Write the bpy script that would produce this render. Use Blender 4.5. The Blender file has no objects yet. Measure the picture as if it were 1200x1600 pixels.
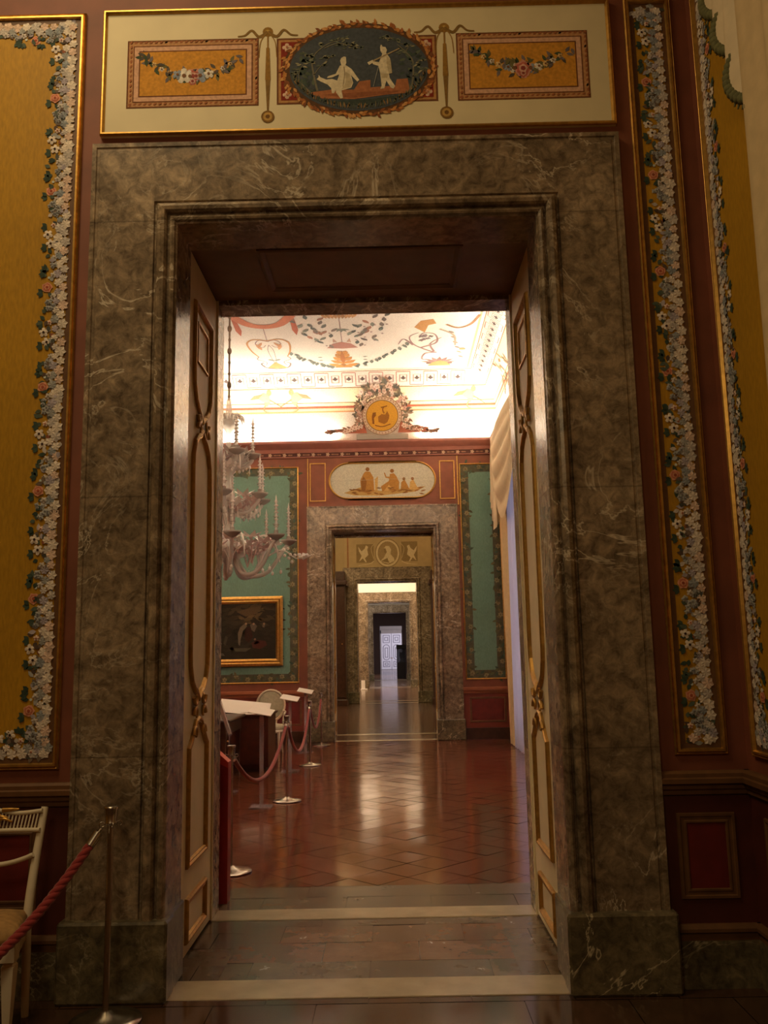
import bpy, math, random
from mathutils import Vector, Matrix
from mathutils.geometry import tessellate_polygon
rnd = random.Random(7)
scene = bpy.context.scene
COL = scene.collection
PI = math.pi

# ------------------------------------------------------------------ helpers
def s2l(c):
    c /= 255.0
    return c / 12.92 if c <= 0.04045 else ((c + 0.055) / 1.055) ** 2.4
def C(r, g, b): return (s2l(r), s2l(g), s2l(b), 1.0)
def jit(c, a=0.12):
    k = 1 + rnd.uniform(-a, a)
    return (min(1, c[0] * k), min(1, c[1] * k), min(1, c[2] * k), 1.0)

class MB:
    """collects polygons (with a colour and a smooth flag each) and links them as one mesh object"""
    def __init__(s): s.v = []; s.f = []; s.c = []; s.sm = []
    def face(s, pts, col=(1, 1, 1, 1), smooth=False):
        n = len(s.v); s.v += [tuple(p) for p in pts]
        s.f.append(tuple(range(n, n + len(pts)))); s.c.append(col); s.sm.append(smooth)
    def grid(s, rows, col=(1, 1, 1, 1), smooth=True, closed=False, closed_rows=False, colf=None):
        n0 = len(s.v); w = len(rows[0])
        for r in rows: s.v += [tuple(p) for p in r]
        R = len(rows)
        for i in range(R if closed_rows else R - 1):
            i2 = (i + 1) % R
            for j in range(w if closed else w - 1):
                k = (j + 1) % w
                s.f.append((n0 + i * w + j, n0 + i * w + k, n0 + i2 * w + k, n0 + i2 * w + j))
                s.c.append(colf(i, j) if colf else col); s.sm.append(smooth)
    def box(s, x0, x1, y0, y1, z0, z1, col=(1, 1, 1, 1), bevel=0.0, M=None):
        b = min(bevel, (x1 - x0) * .49, (y1 - y0) * .49, (z1 - z0) * .49)
        if b <= 0:
            p = [(x0, y0, z0), (x1, y0, z0), (x1, y1, z0), (x0, y1, z0), (x0, y0, z1), (x1, y0, z1), (x1, y1, z1), (x0, y1, z1)]
            fs = [(0, 3, 2, 1), (4, 5, 6, 7), (0, 1, 5, 4), (1, 2, 6, 5), (2, 3, 7, 6), (3, 0, 4, 7)]
        else:
            def ring(x0, x1, y0, y1, z): return [(x0, y0, z), (x1, y0, z), (x1, y1, z), (x0, y1, z)]
            def oct_(z, o, q):   # chamfered outline
                return [(x0 + o + q, y0 + o, z), (x1 - o - q, y0 + o, z), (x1 - o, y0 + o + q, z), (x1 - o, y1 - o - q, z),
                        (x1 - o - q, y1 - o, z), (x0 + o + q, y1 - o, z), (x0 + o, y1 - o - q, z), (x0 + o, y0 + o + q, z)]
            p = oct_(z0, b * .7, b * .5) + oct_(z0 + b, 0, b) + oct_(z1 - b, 0, b) + oct_(z1, b * .7, b * .5)
            fs = [tuple(range(7, -1, -1)), tuple(range(24, 32))]
            for k in range(3):
                for j in range(8):
                    a = k * 8 + j; c2 = k * 8 + (j + 1) % 8
                    fs.append((a, c2, c2 + 8, a + 8))
        if M is not None: p = [tuple(M @ Vector(q)) for q in p]
        n = len(s.v); s.v += p
        for f in fs: s.f.append(tuple(n + i for i in f)); s.c.append(col); s.sm.append(False)
    def tube(s, pts, r, n=8, col=(1, 1, 1, 1), cap=True, sx=1.0, closed=False):
        pts = [Vector(p) for p in pts]
        rs = r if isinstance(r, (list, tuple)) else [r] * len(pts)
        rows = []; N = len(pts); prev = None
        for i, p in enumerate(pts):
            if closed: t = pts[(i + 1) % N] - pts[i - 1]
            else: t = pts[min(i + 1, N - 1)] - pts[max(i - 1, 0)]
            if t.length < 1e-9: t = Vector((0, 0, 1))
            t.normalize()
            if prev is None:
                a = Vector((0, 0, 1)) if abs(t.z) < .9 else Vector((1, 0, 0))
                u = t.cross(a).normalized()
            else:
                u = (prev - t * prev.dot(t))
                u = u.normalized() if u.length > 1e-6 else t.orthogonal().normalized()
            prev = u; w = t.cross(u)
            rows.append([p + (u * math.cos(2 * PI * k / n) * sx + w * math.sin(2 * PI * k / n)) * rs[i] for k in range(n)])
        s.grid(rows, col, True, closed=True, closed_rows=closed)
        if cap and not closed:
            s.face(list(reversed(rows[0])), col); s.face(rows[-1], col)
    def lathe(s, prof, c=(0, 0, 0), n=20, col=(1, 1, 1, 1), smooth=True, axis=None):
        rows = []
        for r, z in prof:
            row = []
            for k in range(n):
                a = 2 * PI * k / n
                q = Vector((r * math.cos(a), r * math.sin(a), z))
                if axis is not None: q = axis @ q
                row.append((q[0] + c[0], q[1] + c[1], q[2] + c[2]))
            rows.append(row)
        s.grid(rows, col, smooth, closed=True)
        if prof[0][0] > 1e-5: s.face(list(reversed(rows[0])), col)
        if prof[-1][0] > 1e-5: s.face(rows[-1], col)
    def ball(s, c, r, n=8, m=6, col=(1, 1, 1, 1), sz=1.0):
        s.lathe([(max(1e-6, r * math.sin(PI * i / m)), -r * sz * math.cos(PI * i / m)) for i in range(m + 1)], c, n, col)
    def sweep(s, path, prof, P, closed=True, col=(1, 1, 1, 1), smooth=False, inward=1.0):
        """prof: (offset inward, height); path: 2-D corner points (counter-clockwise when closed); P(u,v,h)->xyz"""
        N = len(path); rows = []
        for i in range(N):
            p = Vector(path[i])
            if closed or 0 < i < N - 1:
                d0 = (p - Vector(path[i - 1])).normalized(); d1 = (Vector(path[(i + 1) % N]) - p).normalized()
                n0 = Vector((-d0.y, d0.x)); n1 = Vector((-d1.y, d1.x))
                m = n0 + n1
                m = n0 if m.length < 1e-6 else m / max(.35, m.dot(n0))
            else:
                d = (Vector(path[1]) - p) if i == 0 else (p - Vector(path[i - 1]))
                d.normalize(); m = Vector((-d.y, d.x))
            rows.append([P(p.x + m.x * o * inward, p.y + m.y * o * inward, h) for o, h in prof])
        s.grid(rows, col, smooth, closed_rows=closed)
    def build(s, name, mat, parent=None, origin=(0, 0, 0)):
        me = bpy.data.meshes.new(name)
        o = Vector(origin)
        me.from_pydata([tuple(Vector(p) - o) for p in s.v], [], s.f)
        me.polygons.foreach_set('use_smooth', s.sm)
        ca = me.color_attributes.new('Col', 'FLOAT_COLOR', 'CORNER')
        buf = []
        for f, c in zip(s.f, s.c): buf += list(c) * len(f)
        ca.data.foreach_set('color', buf)
        me.materials.append(mat); me.update()
        ob = bpy.data.objects.new(name, me); COL.objects.link(ob)
        if parent is not None: ob.parent = parent
        else: ob.location = o
        return ob

def thing(name, label, cat, loc=(0, 0, 0), group=None):
    o = bpy.data.objects.new(name, None); COL.objects.link(o); o.location = loc
    o.empty_display_size = .1
    return tag(o, label, cat, group)
def tag(o, label, cat, group=None):
    o['label'] = label; o['category'] = cat
    if group: o['group'] = group
    return o
def struct(name, mb, mat, origin=(0, 0, 0)):
    o = mb.build(name, mat, None, origin); o['kind'] = 'structure'; return o
def copy_tree(o, loc, label, rz=0.0):
    c = o.copy(); COL.objects.link(c); c.location = loc; c.rotation_euler.z = rz
    c['label'] = label
    for ch in list(o.children):
        d = ch.copy(); COL.objects.link(d); d.parent = c
        for g in list(ch.children):
            e = g.copy(); COL.objects.link(e); e.parent = d
    return c

# ------------------------------------------------------------------ materials
def new_mat(name):
    m = bpy.data.materials.new(name); m.use_nodes = True
    nt = m.node_tree; nt.nodes.clear()
    out = nt.nodes.new('ShaderNodeOutputMaterial')
    b = nt.nodes.new('ShaderNodeBsdfPrincipled')
    nt.links.new(b.outputs[0], out.inputs[0])
    return m, nt, b, out
def N(nt, t, **kw):
    n = nt.nodes.new(t)
    for k, v in kw.items():
        if k in n.inputs: n.inputs[k].default_value = v
        else: setattr(n, k, v)
    return n
def ramp(nt, fac, stops):
    r = nt.nodes.new('ShaderNodeValToRGB')
    el = r.color_ramp.elements
    while len(el) < len(stops): el.new(.5)
    for e, (p, c) in zip(el, stops): e.position = p; e.color = c
    nt.links.new(fac, r.inputs[0]); return r.outputs[0]
def bump(nt, b, h, strength=.2, dist=.01):
    n = N(nt, 'ShaderNodeBump', Strength=strength, Distance=dist)
    nt.links.new(h, n.inputs['Height']); nt.links.new(n.outputs[0], b.inputs['Normal'])
def simple(name, col, rough=.5, metal=0.0, var=0.1, scale=8.0, bmp=0.0, spec=.5, sheen=0.0):
    m, nt, b, out = new_mat(name)
    tc = N(nt, 'ShaderNodeTexCoord')
    no = N(nt, 'ShaderNodeTexNoise', Scale=scale, Detail=5.0)
    nt.links.new(tc.outputs['Object'], no.inputs['Vector'])
    lo = tuple(c * (1 - var) for c in col[:3]) + (1,); hi = tuple(min(1, c * (1 + var)) for c in col[:3]) + (1,)
    nt.links.new(ramp(nt, no.outputs['Fac'], [(.3, lo), (.7, hi)]), b.inputs['Base Color'])
    b.inputs['Roughness'].default_value = rough; b.inputs['Metallic'].default_value = metal
    b.inputs['Specular IOR Level'].default_value = spec
    if sheen: b.inputs['Sheen Weight'].default_value = sheen
    if bmp: bump(nt, b, no.outputs['Fac'], bmp, .004)
    return m
def mix(nt, f, a, b_, mode='MIX'):
    m = nt.nodes.new('ShaderNodeMix'); m.data_type = 'RGBA'; m.blend_type = mode
    for sock, v in ((m.inputs[0], f), (m.inputs[6], a), (m.inputs[7], b_)):
        if hasattr(v, 'is_output'): nt.links.new(v, sock)
        else: sock.default_value = v
    return m.outputs[2]
def math_(nt, op, a, b_=None):
    m = nt.nodes.new('ShaderNodeMath'); m.operation = op
    for i, v in enumerate((a, b_)):
        if v is None: continue
        if hasattr(v, 'is_output'): nt.links.new(v, m.inputs[i])
        else: m.inputs[i].default_value = v
    return m.outputs[0]

def marble(name, dark, mid, light, vein, scale=1.0, rough=.22, veins=1.0, joints=()):
    m, nt, b, out = new_mat(name)
    tc = N(nt, 'ShaderNodeTexCoord'); co = tc.outputs['Object']
    n1 = N(nt, 'ShaderNodeTexNoise', Scale=3.2 * scale, Detail=9.0, Roughness=.68, Distortion=1.2); nt.links.new(co, n1.inputs['Vector'])
    base = ramp(nt, n1.outputs['Fac'], [(.28, dark), (.5, mid), (.72, light)])
    n2 = N(nt, 'ShaderNodeTexNoise', Scale=22.0 * scale, Detail=6.0, Roughness=.7, Distortion=.6); nt.links.new(co, n2.inputs['Vector'])
    sp = ramp(nt, n2.outputs['Fac'], [(.34, (.42, .4, .39, 1)), (.5, (.9, .9, .9, 1)), (.68, (1.45, 1.42, 1.38, 1))])
    c = mix(nt, 1.0, base, sp, 'MULTIPLY')
    # fragments of breccia and thin pale veins
    n3 = N(nt, 'ShaderNodeTexNoise', Scale=2.3 * scale, Detail=5.0, Roughness=.6, Distortion=2.2); nt.links.new(co, n3.inputs['Vector'])
    d = math_(nt, 'ABSOLUTE', math_(nt, 'SUBTRACT', n3.outputs['Fac'], .5))
    vm = ramp(nt, d, [(0.0, (1, 1, 1, 1)), (.006, (.6, .6, .6, 1)), (.016, (0, 0, 0, 1))])
    n4 = N(nt, 'ShaderNodeTexNoise', Scale=1.7 * scale, Detail=3.0); nt.links.new(co, n4.inputs['Vector'])
    gate = ramp(nt, n4.outputs['Fac'], [(.46, (0, 0, 0, 1)), (.62, (veins, veins, veins, 1))])
    vmask = mix(nt, 1.0, vm, gate, 'MULTIPLY')
    c = mix(nt, vmask, c, vein)
    n5 = N(nt, 'ShaderNodeTexNoise', Scale=7.0 * scale, Detail=8.0, Roughness=.75, Distortion=1.5); nt.links.new(co, n5.inputs['Vector'])
    blob = ramp(nt, n5.outputs['Fac'], [(.6, (0, 0, 0, 1)), (.74, (.55, .55, .55, 1))])
    c = mix(nt, blob, c, vein)
    if joints:
        sp_ = N(nt, 'ShaderNodeSeparateXYZ'); nt.links.new(co, sp_.inputs[0])
        g = None
        for z in joints:
            k = math_(nt, 'LESS_THAN', math_(nt, 'ABSOLUTE', math_(nt, 'SUBTRACT', sp_.outputs['Z'], z)), .004)
            g = k if g is None else math_(nt, 'MAXIMUM', g, k)
        c = mix(nt, math_(nt, 'MULTIPLY', g, .35), c, (.02, .014, .01, 1))
    nt.links.new(c, b.inputs['Base Color'])
    b.inputs['Roughness'].default_value = rough
    bump(nt, b, n2.outputs['Fac'], .05, .004)
    return m

M = {}
M['marble'] = marble('brown_marble', C(92, 79, 63), C(138, 120, 98), C(176, 156, 130), C(216, 202, 180), .7, .23, joints=(3.935, 2.42, 1.12))
M['marble_base'] = marble('green_brown_marble', C(72, 66, 50), C(104, 94, 72), C(132, 120, 94), C(196, 184, 156), .8, .28, veins=1.1)
M['threshold'] = simple('white_threshold_marble', C(172, 156, 130), .24, 0, .16, 5, .03)
M['gold'] = simple('gilded_wood', C(205, 160, 84), .36, .85, .18, 30, .15)
M['gold_dull'] = simple('dull_gilding', C(176, 134, 66), .45, .7, .2, 30, .15)
M['silk'] = None
M['red'] = simple('red_painted_plaster', C(128, 72, 50), .6, 0, .16, 5, .05)
M['dado_red'] = simple('dark_red_painted_dado', C(82, 36, 26), .5, 0, .2, 6)
M['dado_panel'] = simple('crimson_dado_field', C(106, 28, 22), .6, 0, .2, 9)
M['rail'] = simple('brown_gold_rail', C(106, 72, 42), .5, .05, .2, 14)
M['cream'] = simple('cream_painted_board', C(226, 212, 172), .6, 0, .06, 4)
M['plaster'] = simple('pale_plaster', C(226, 214, 196), .8, 0, .04, 3)
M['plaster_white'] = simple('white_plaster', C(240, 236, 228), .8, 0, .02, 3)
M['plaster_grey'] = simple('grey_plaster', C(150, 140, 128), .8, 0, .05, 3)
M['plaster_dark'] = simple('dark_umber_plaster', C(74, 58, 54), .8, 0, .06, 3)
M['leaf'] = simple('ivory_door_paint', C(226, 212, 176), .55, 0, .07, 5)
M['soffit'] = simple('brown_panelled_soffit', C(112, 84, 58), .5, 0, .12, 9)
M['green'] = simple('sea_green_silk', C(112, 178, 154), .7, 0, .07, 30, .05)
M['wood'] = simple('dark_mahogany', C(66, 40, 28), .35, 0, .25, 12)
M['wood_red'] = simple('red_brown_mahogany', C(72, 32, 22), .35, 0, .25, 12)
M['white_paint'] = simple('white_chair_paint', C(224, 212, 186), .42, 0, .05, 12)
M['seat_cloth'] = simple('tan_upholstery', C(172, 134, 82), .85, 0, .25, 26, .3)
M['pale_cloth'] = simple('pale_sage_upholstery', C(176, 172, 146), .85, 0, .12, 26, .2)
M['steel'] = simple('brushed_steel', C(186, 178, 166), .26, 1.0, .06, 40)
M['paper'] = simple('white_paper', C(244, 240, 232), .7, 0, .02, 6)
M['red_board'] = simple('red_stand_board', C(150, 26, 22), .4, 0, .1, 6)
M['drape'] = simple('cream_curtain_cloth', C(214, 190, 146), .85, 0, .07, 14)
M['swag'] = simple('ivory_swag_cloth', C(226, 208, 174), .8, 0, .06, 14)
M['fringe'] = simple('dark_green_fringe', C(104, 104, 66), .85, 0, .25, 40)
M['black'] = simple('black_lacquer', C(22, 20, 24), .3, 0, .1, 8)
M['white_door'] = simple('white_door_paint', C(232, 228, 226), .5, 0, .03, 5)
M['grey_line'] = simple('grey_door_moulding', C(128, 122, 132), .5, 0, .05, 5)

def paint_mat():
    m, nt, b, out = new_mat('fresco_paint')
    a = N(nt, 'ShaderNodeAttribute', attribute_name='Col')
    tc = N(nt, 'ShaderNodeTexCoord')
    no = N(nt, 'ShaderNodeTexNoise', Scale=60.0, Detail=4.0); nt.links.new(tc.outputs['Object'], no.inputs['Vector'])
    k = ramp(nt, no.outputs['Fac'], [(.3, (.78, .78, .78, 1)), (.7, (1.12, 1.12, 1.12, 1))])
    nt.links.new(mix(nt, 1.0, a.outputs['Color'], k, 'MULTIPLY'), b.inputs['Base Color'])
    b.inputs['Roughness'].default_value = .75; b.inputs['Specular IOR Level'].default_value = .2
    return m
M['paint'] = paint_mat()

def silk_mat(name, col):
    m, nt, b, out = new_mat(name)
    tc = N(nt, 'ShaderNodeTexCoord')
    mp = N(nt, 'ShaderNodeMapping'); mp.inputs['Scale'].default_value = (1, 1, .25)
    nt.links.new(tc.outputs['Object'], mp.inputs['Vector'])
    no = N(nt, 'ShaderNodeTexNoise', Scale=90.0, Detail=3.0); nt.links.new(mp.outputs[0], no.inputs['Vector'])
    n2 = N(nt, 'ShaderNodeTexNoise', Scale=1.2, Detail=3.0); nt.links.new(tc.outputs['Object'], n2.inputs['Vector'])
    k = ramp(nt, no.outputs['Fac'], [(.3, (.85, .85, .85, 1)), (.7, (1.1, 1.1, 1.1, 1))])
    k2 = ramp(nt, n2.outputs['Fac'], [(.3, (.9, .9, .88, 1)), (.7, (1.08, 1.08, 1.06, 1))])
    nt.links.new(mix(nt, 1.0, mix(nt, 1.0, col, k, 'MULTIPLY'), k2, 'MULTIPLY'), b.inputs['Base Color'])
    b.inputs['Roughness'].default_value = .55; b.inputs['Specular IOR Level'].default_value = .25
    bump(nt, b, no.outputs['Fac'], .08, .003)
    return m
M['silk'] = silk_mat('ochre_silk', C(184, 138, 34))
M['green'] = silk_mat('sea_green_silk_cloth', C(112, 147, 132))

def tile_mat(name, c1, c2, mortar, size=.3, rot=45, rough=.16, wav=.25, aspect=1.0):
    m, nt, b, out = new_mat(name)
    tc = N(nt, 'ShaderNodeTexCoord')
    mp = N(nt, 'ShaderNodeMapping'); mp.inputs['Rotation'].default_value = (0, 0, math.radians(rot))
    nt.links.new(tc.outputs['Object'], mp.inputs['Vector'])
    br = N(nt, 'ShaderNodeTexBrick', offset=0.5, Color1=c1, Color2=c2, Mortar=mortar, Scale=1.0)
    br.inputs['Mortar Size'].default_value = .004; br.inputs['Brick Width'].default_value = size * aspect
    br.inputs['Row Height'].default_value = size; br.inputs['Bias'].default_value = 0.0
    nt.links.new(mp.outputs[0], br.inputs['Vector'])
    no = N(nt, 'ShaderNodeTexNoise', Scale=5.0, Detail=6.0, Roughness=.6); nt.links.new(tc.outputs['Object'], no.inputs['Vector'])
    k = ramp(nt, no.outputs['Fac'], [(.3, (.7, .7, .7, 1)), (.7, (1.2, 1.2, 1.2, 1))])
    nt.links.new(mix(nt, 1.0, br.outputs['Color'], k, 'MULTIPLY'), b.inputs['Base Color'])
    rr = ramp(nt, no.outputs['Fac'], [(.3, (rough * .8,) * 3 + (1,)), (.75, (rough * 1.7,) * 3 + (1,))])
    nt.links.new(rr, b.inputs['Roughness'])
    # gently uneven old tiles
    n2 = N(nt, 'ShaderNodeTexNoise', Scale=3.2, Detail=1.0); nt.links.new(mp.outputs[0], n2.inputs['Vector'])
    h = math_(nt, 'ADD', math_(nt, 'MULTIPLY', n2.outputs['Fac'], wav), math_(nt, 'MULTIPLY', br.outputs['Fac'], -.04))
    bump(nt, b, h, .35, .06)
    b.inputs['Specular IOR Level'].default_value = .6
    return m
def tile_paint(name, rough):
    m, nt, b, out = new_mat(name)
    a = N(nt, 'ShaderNodeAttribute', attribute_name='Col'); tc = N(nt, 'ShaderNodeTexCoord')
    no = N(nt, 'ShaderNodeTexNoise', Scale=4.0, Detail=7.0, Roughness=.65); nt.links.new(tc.outputs['Object'], no.inputs['Vector'])
    k = ramp(nt, no.outputs['Fac'], [(.3, (.72, .72, .72, 1)), (.7, (1.18, 1.18, 1.18, 1))])
    nt.links.new(mix(nt, 1.0, a.outputs['Color'], k, 'MULTIPLY'), b.inputs['Base Color'])
    rr = ramp(nt, no.outputs['Fac'], [(.3, (rough * .85,) * 3 + (1,)), (.75, (rough * 1.5,) * 3 + (1,))]); nt.links.new(rr, b.inputs['Roughness'])
    b.inputs['Specular IOR Level'].default_value = .5
    return m
M['tile'] = tile_paint('polished_clay_tiles', .115)
M['tile_dull'] = tile_paint('worn_border_tiles', .2)
def clip_rect(poly, x0, x1, y0, y1):
    for ax, lim, sg in ((0, x0, 1), (0, x1, -1), (1, y0, 1), (1, y1, -1)):
        out = []
        for i in range(len(poly)):
            a, b = poly[i - 1], poly[i]
            ia, ib = sg * (a[ax] - lim) >= 0, sg * (b[ax] - lim) >= 0
            if ia != ib:
                t = (lim - a[ax]) / (b[ax] - a[ax]); out.append((a[0] + t * (b[0] - a[0]), a[1] + t * (b[1] - a[1])))
            if ib: out.append(b)
        poly = out
        if not poly: return poly
    return poly
def tiles(x0, x1, y0, y1, w, l, rot, col, tilt=.005, var=.16, gap=.0025, z=0.0, stagger=.5):
    mb = MB(); r_ = random.Random(int(100 * (x0 + y0)) + 5)
    mb.face([(x0, y0, z - .003), (x1, y0, z - .003), (x1, y1, z - .003), (x0, y1, z - .003)], tuple(c * .35 for c in col[:3]) + (1,))
    cx_, cy_ = (x0 + x1) / 2, (y0 + y1) / 2; ca, sa = math.cos(rot), math.sin(rot)
    Rr = math.hypot(x1 - x0, y1 - y0) / 2
    nj = int(Rr / w) + 2; ni = int(Rr / l) + 2
    for j in range(-nj, nj):
        for i in range(-ni, ni):
            u0 = (i + (stagger if j % 2 else 0)) * l; v0 = j * w
            p = [(u0 + gap, v0 + gap), (u0 + l - gap, v0 + gap), (u0 + l - gap, v0 + w - gap), (u0 + gap, v0 + w - gap)]
            p = [(cx_ + a * ca - b * sa, cy_ + a * sa + b * ca) for a, b in p]
            mx_, my_ = sum(a for a, b in p) / 4, sum(b for a, b in p) / 4
            p = clip_rect(p, x0, x1, y0, y1)
            tx, ty = r_.gauss(0, tilt), r_.gauss(0, tilt); k = 1 + r_.uniform(-var, var)
            if len(p) >= 3:
                mb.face([(a, b, z - .0005 + max(-.0025, min(.0015, tx * (a - mx_) + ty * (b - my_)))) for a, b in p], (col[0] * k, col[1] * k * r_.uniform(.96, 1.04), col[2] * k, 1))
    return mb
M['tile_near'] = tile_mat('worn_terracotta_tiles', C(92, 58, 42), C(80, 50, 38), C(46, 34, 26), .34, 0, .2, .12, 1.6)
M['tile_dark'] = tile_mat('grey_brown_border_tiles', C(84, 70, 54), C(70, 58, 46), C(40, 32, 26), .30, 0, .2, .12, 1.5)
M['tile_red'] = tile_mat('brown_clay_tiles', C(96, 66, 48), C(88, 60, 44), C(64, 46, 34), .27, 45, .12, .08)
M['tile_far'] = tile_mat('pale_far_floor_tiles', C(112, 82, 62), C(104, 76, 58), C(80, 60, 46), .3, 45, .12, .08)

def rope_mat():
    m, nt, b, out = new_mat('twisted_red_velvet')
    b.inputs['Base Color'].default_value = C(140, 30, 28); b.inputs['Roughness'].default_value = .8
    b.inputs['Sheen Weight'].default_value = .5
    return m
M['rope'] = rope_mat()

def glass_mat(name, col, fac, rough=.12):
    m, nt, b, out = new_mat(name)
    b.inputs['Base Color'].default_value = col; b.inputs['Roughness'].default_value = rough
    t = N(nt, 'ShaderNodeBsdfTransparent'); t.inputs[0].default_value = (.96, .96, .96, 1)
    mx = N(nt, 'ShaderNodeMixShader'); mx.inputs[0].default_value = fac
    nt.links.new(t.outputs[0], mx.inputs[1]); nt.links.new(b.outputs[0], mx.inputs[2]); nt.links.new(mx.outputs[0], out.inputs[0])
    return m
M['glass'] = glass_mat('clear_blown_glass', C(232, 230, 226), .6)
M['glass_smoke'] = glass_mat('smoky_blown_glass', C(168, 158, 150), .75)
M['glass_white'] = glass_mat('milky_blown_glass', C(250, 247, 242), .8)
M['glass_pink'] = glass_mat('rose_blown_glass', C(234, 206, 202), .75)
M['acrylic'] = glass_mat('clear_acrylic', C(206, 204, 214), .3, .08)
M['pane'] = glass_mat('window_pane_glass', C(170, 176, 200), .12, .05)

def sheer_mat():
    m, nt, b, out = new_mat('white_sheer_voile')
    d = N(nt, 'ShaderNodeBsdfDiffuse'); d.inputs[0].default_value = C(236, 232, 240)
    t = N(nt, 'ShaderNodeBsdfTranslucent'); t.inputs[0].default_value = C(232, 230, 246)
    mx = N(nt, 'ShaderNodeMixShader'); mx.inputs[0].default_value = .55
    nt.links.new(d.outputs[0], mx.inputs[1]); nt.links.new(t.outputs[0], mx.inputs[2]); nt.links.new(mx.outputs[0], out.inputs[0])
    return m
M['sheer'] = sheer_mat()

# ------------------------------------------------------------------ painted ornament
class Paint:
    """flat painted or low-relief ornament laid on a surface P(u,v,h)"""
    def __init__(s, P, base=.001): s.mb = MB(); s.P = P; s.base = base; s.k = 0
    def lift(s): s.k = (s.k + 1) % 16; return s.base + s.k * .00022
    def poly(s, pts, col, h=None):
        h = s.lift() if h is None else h
        pts = [Vector((p[0], p[1], 0)) for p in pts]
        if len(pts) <= 4: s.mb.face([s.P(p.x, p.y, h) for p in pts], col); return
        for t in tessellate_polygon([pts]):
            s.mb.face([s.P(pts[i].x, pts[i].y, h) for i in t], col)
    def disk(s, c, r, col, n=10, sx=1., sy=1., rot=0., h=None):
        h = s.lift() if h is None else h
        ca, sa = math.cos(rot), math.sin(rot)
        p = []
        for k in range(n):
            a = 2 * PI * k / n; x = r * sx * math.cos(a); y = r * sy * math.sin(a)
            p.append(s.P(c[0] + x * ca - y * sa, c[1] + x * sa + y * ca, h))
        s.mb.face(p, col)
    def ring(s, c, r0, r1, col, n=40, sx=1., sy=1., h=None, h1=None):
        h = s.lift() if h is None else h
        rows = [[s.P(c[0] + r * sx * math.cos(2 * PI * k / n), c[1] + r * sy * math.sin(2 * PI * k / n), hh) for k in range(n)] for r, hh in ((r0, h), (r1, h1 if h1 is not None else h))]
        s.mb.grid(rows, col, False, closed=True)
    def stroke(s, pts, w, col, h=None, samples=0):
        h = s.lift() if h is None else h
        pts = [Vector(p) for p in pts]
        if samples: pts = spline(pts, samples)
        n = len(pts); ws = w if isinstance(w, (list, tuple)) else (w, w)
        L, Rr = [], []
        for i, p in enumerate(pts):
            t = pts[min(i + 1, n - 1)] - pts[max(i - 1, 0)]
            t = t.normalized() if t.length > 1e-9 else Vector((1, 0))
            ww = (ws[0] + (ws[1] - ws[0]) * i / max(1, n - 1)) / 2
            L.append(s.P(p.x - t.y * ww, p.y + t.x * ww, h)); Rr.append(s.P(p.x + t.y * ww, p.y - t.x * ww, h))
        s.mb.grid([L, Rr], col, False)
    def rect(s, u0, u1, v0, v1, col, h=None): s.poly([(u0, v0), (u1, v0), (u1, v1), (u0, v1)], col, h)
    def frame(s, u0, u1, v0, v1, w, col, h=None):
        h = s.lift() if h is None else h
        for a in ((u0, u1, v0, v0 + w), (u0, u1, v1 - w, v1), (u0, u0 + w, v0 + w, v1 - w), (u1 - w, u1, v0 + w, v1 - w)): s.rect(*a, col, h)
    def leaf(s, c, ang, L, w, col, h=None):
        ca, sa = math.cos(ang), math.sin(ang)
        q = [(0, 0), (.3, .42), (.6, .42), (1, 0), (.6, -.42), (.3, -.42)]
        s.poly([(c[0] + x * L * ca - y * w * sa, c[1] + x * L * sa + y * w * ca) for x, y in q], col, h)
    def flower(s, c, r, col, mid, n=5, rot=None):
        rot = rnd.uniform(0, 6.3) if rot is None else rot
        h = s.lift()
        p = []
        for k in range(n * 4):
            a = rot + 2 * PI * k / (n * 4); rr = r * (.62, .95, 1.02, .95)[k % 4]
            p.append(s.P(c[0] + rr * math.cos(a), c[1] + rr * math.sin(a), h))
        s.mb.face([s.P(c[0], c[1], h)] + [], col) if False else None
        cen = s.P(c[0], c[1], h + .004)
        for k in range(len(p)): s.mb.face([cen, p[k], p[(k + 1) % len(p)]], jit(col, .1))
        s.disk(c, r * .26, mid, 7, h=h + .0045)
    def lily(s, c, r, col, rot=None):
        rot = rnd.uniform(0, 6.3) if rot is None else rot
        h = s.lift()
        for k in range(6):
            a = rot + 2 * PI * k / 6
            tip = (c[0] + r * math.cos(a), c[1] + r * math.sin(a))
            l = (c[0] + r * .74 * math.cos(a + .5), c[1] + r * .74 * math.sin(a + .5)); q = (c[0] + r * .74 * math.cos(a - .5), c[1] + r * .74 * math.sin(a - .5))
            s.mb.face([s.P(c[0], c[1], h + .003), s.P(*q, h + .003), s.P(*tip, h), s.P(*l, h + .003)], jit(col, .14))
    def rose(s, c, r, cols):
        h = s.lift()
        for i, k in enumerate((1.0, .75, .5, .27)):
            p = []
            off = rnd.uniform(0, 6.3)
            for j in range(12):
                a = 2 * PI * j / 12; rr = r * k * (1 + .13 * math.cos(5 * a + off))
                p.append(s.P(c[0] + rr * math.cos(a), c[1] + rr * math.sin(a), h + i * .0012))
            s.mb.face(p, jit(cols[i % len(cols)], .1))
    def build(s, name, parent=None, origin=(0, 0, 0), mat=None): return s.mb.build(name, mat or M['paint'], parent, origin)

def spline(pts, n=8):
    pts = [Vector(p) for p in pts]; out = []
    for i in range(len(pts) - 1):
        p0 = pts[max(i - 1, 0)]; p1 = pts[i]; p2 = pts[i + 1]; p3 = pts[min(i + 2, len(pts) - 1)]
        for k in range(n):
            t = k / n
            out.append(.5 * ((2 * p1) + (p2 - p0) * t + (2 * p0 - 5 * p1 + 4 * p2 - p3) * t * t + (3 * p1 - p0 - 3 * p2 + p3) * t ** 3))
    out.append(pts[-1]); return out

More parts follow.
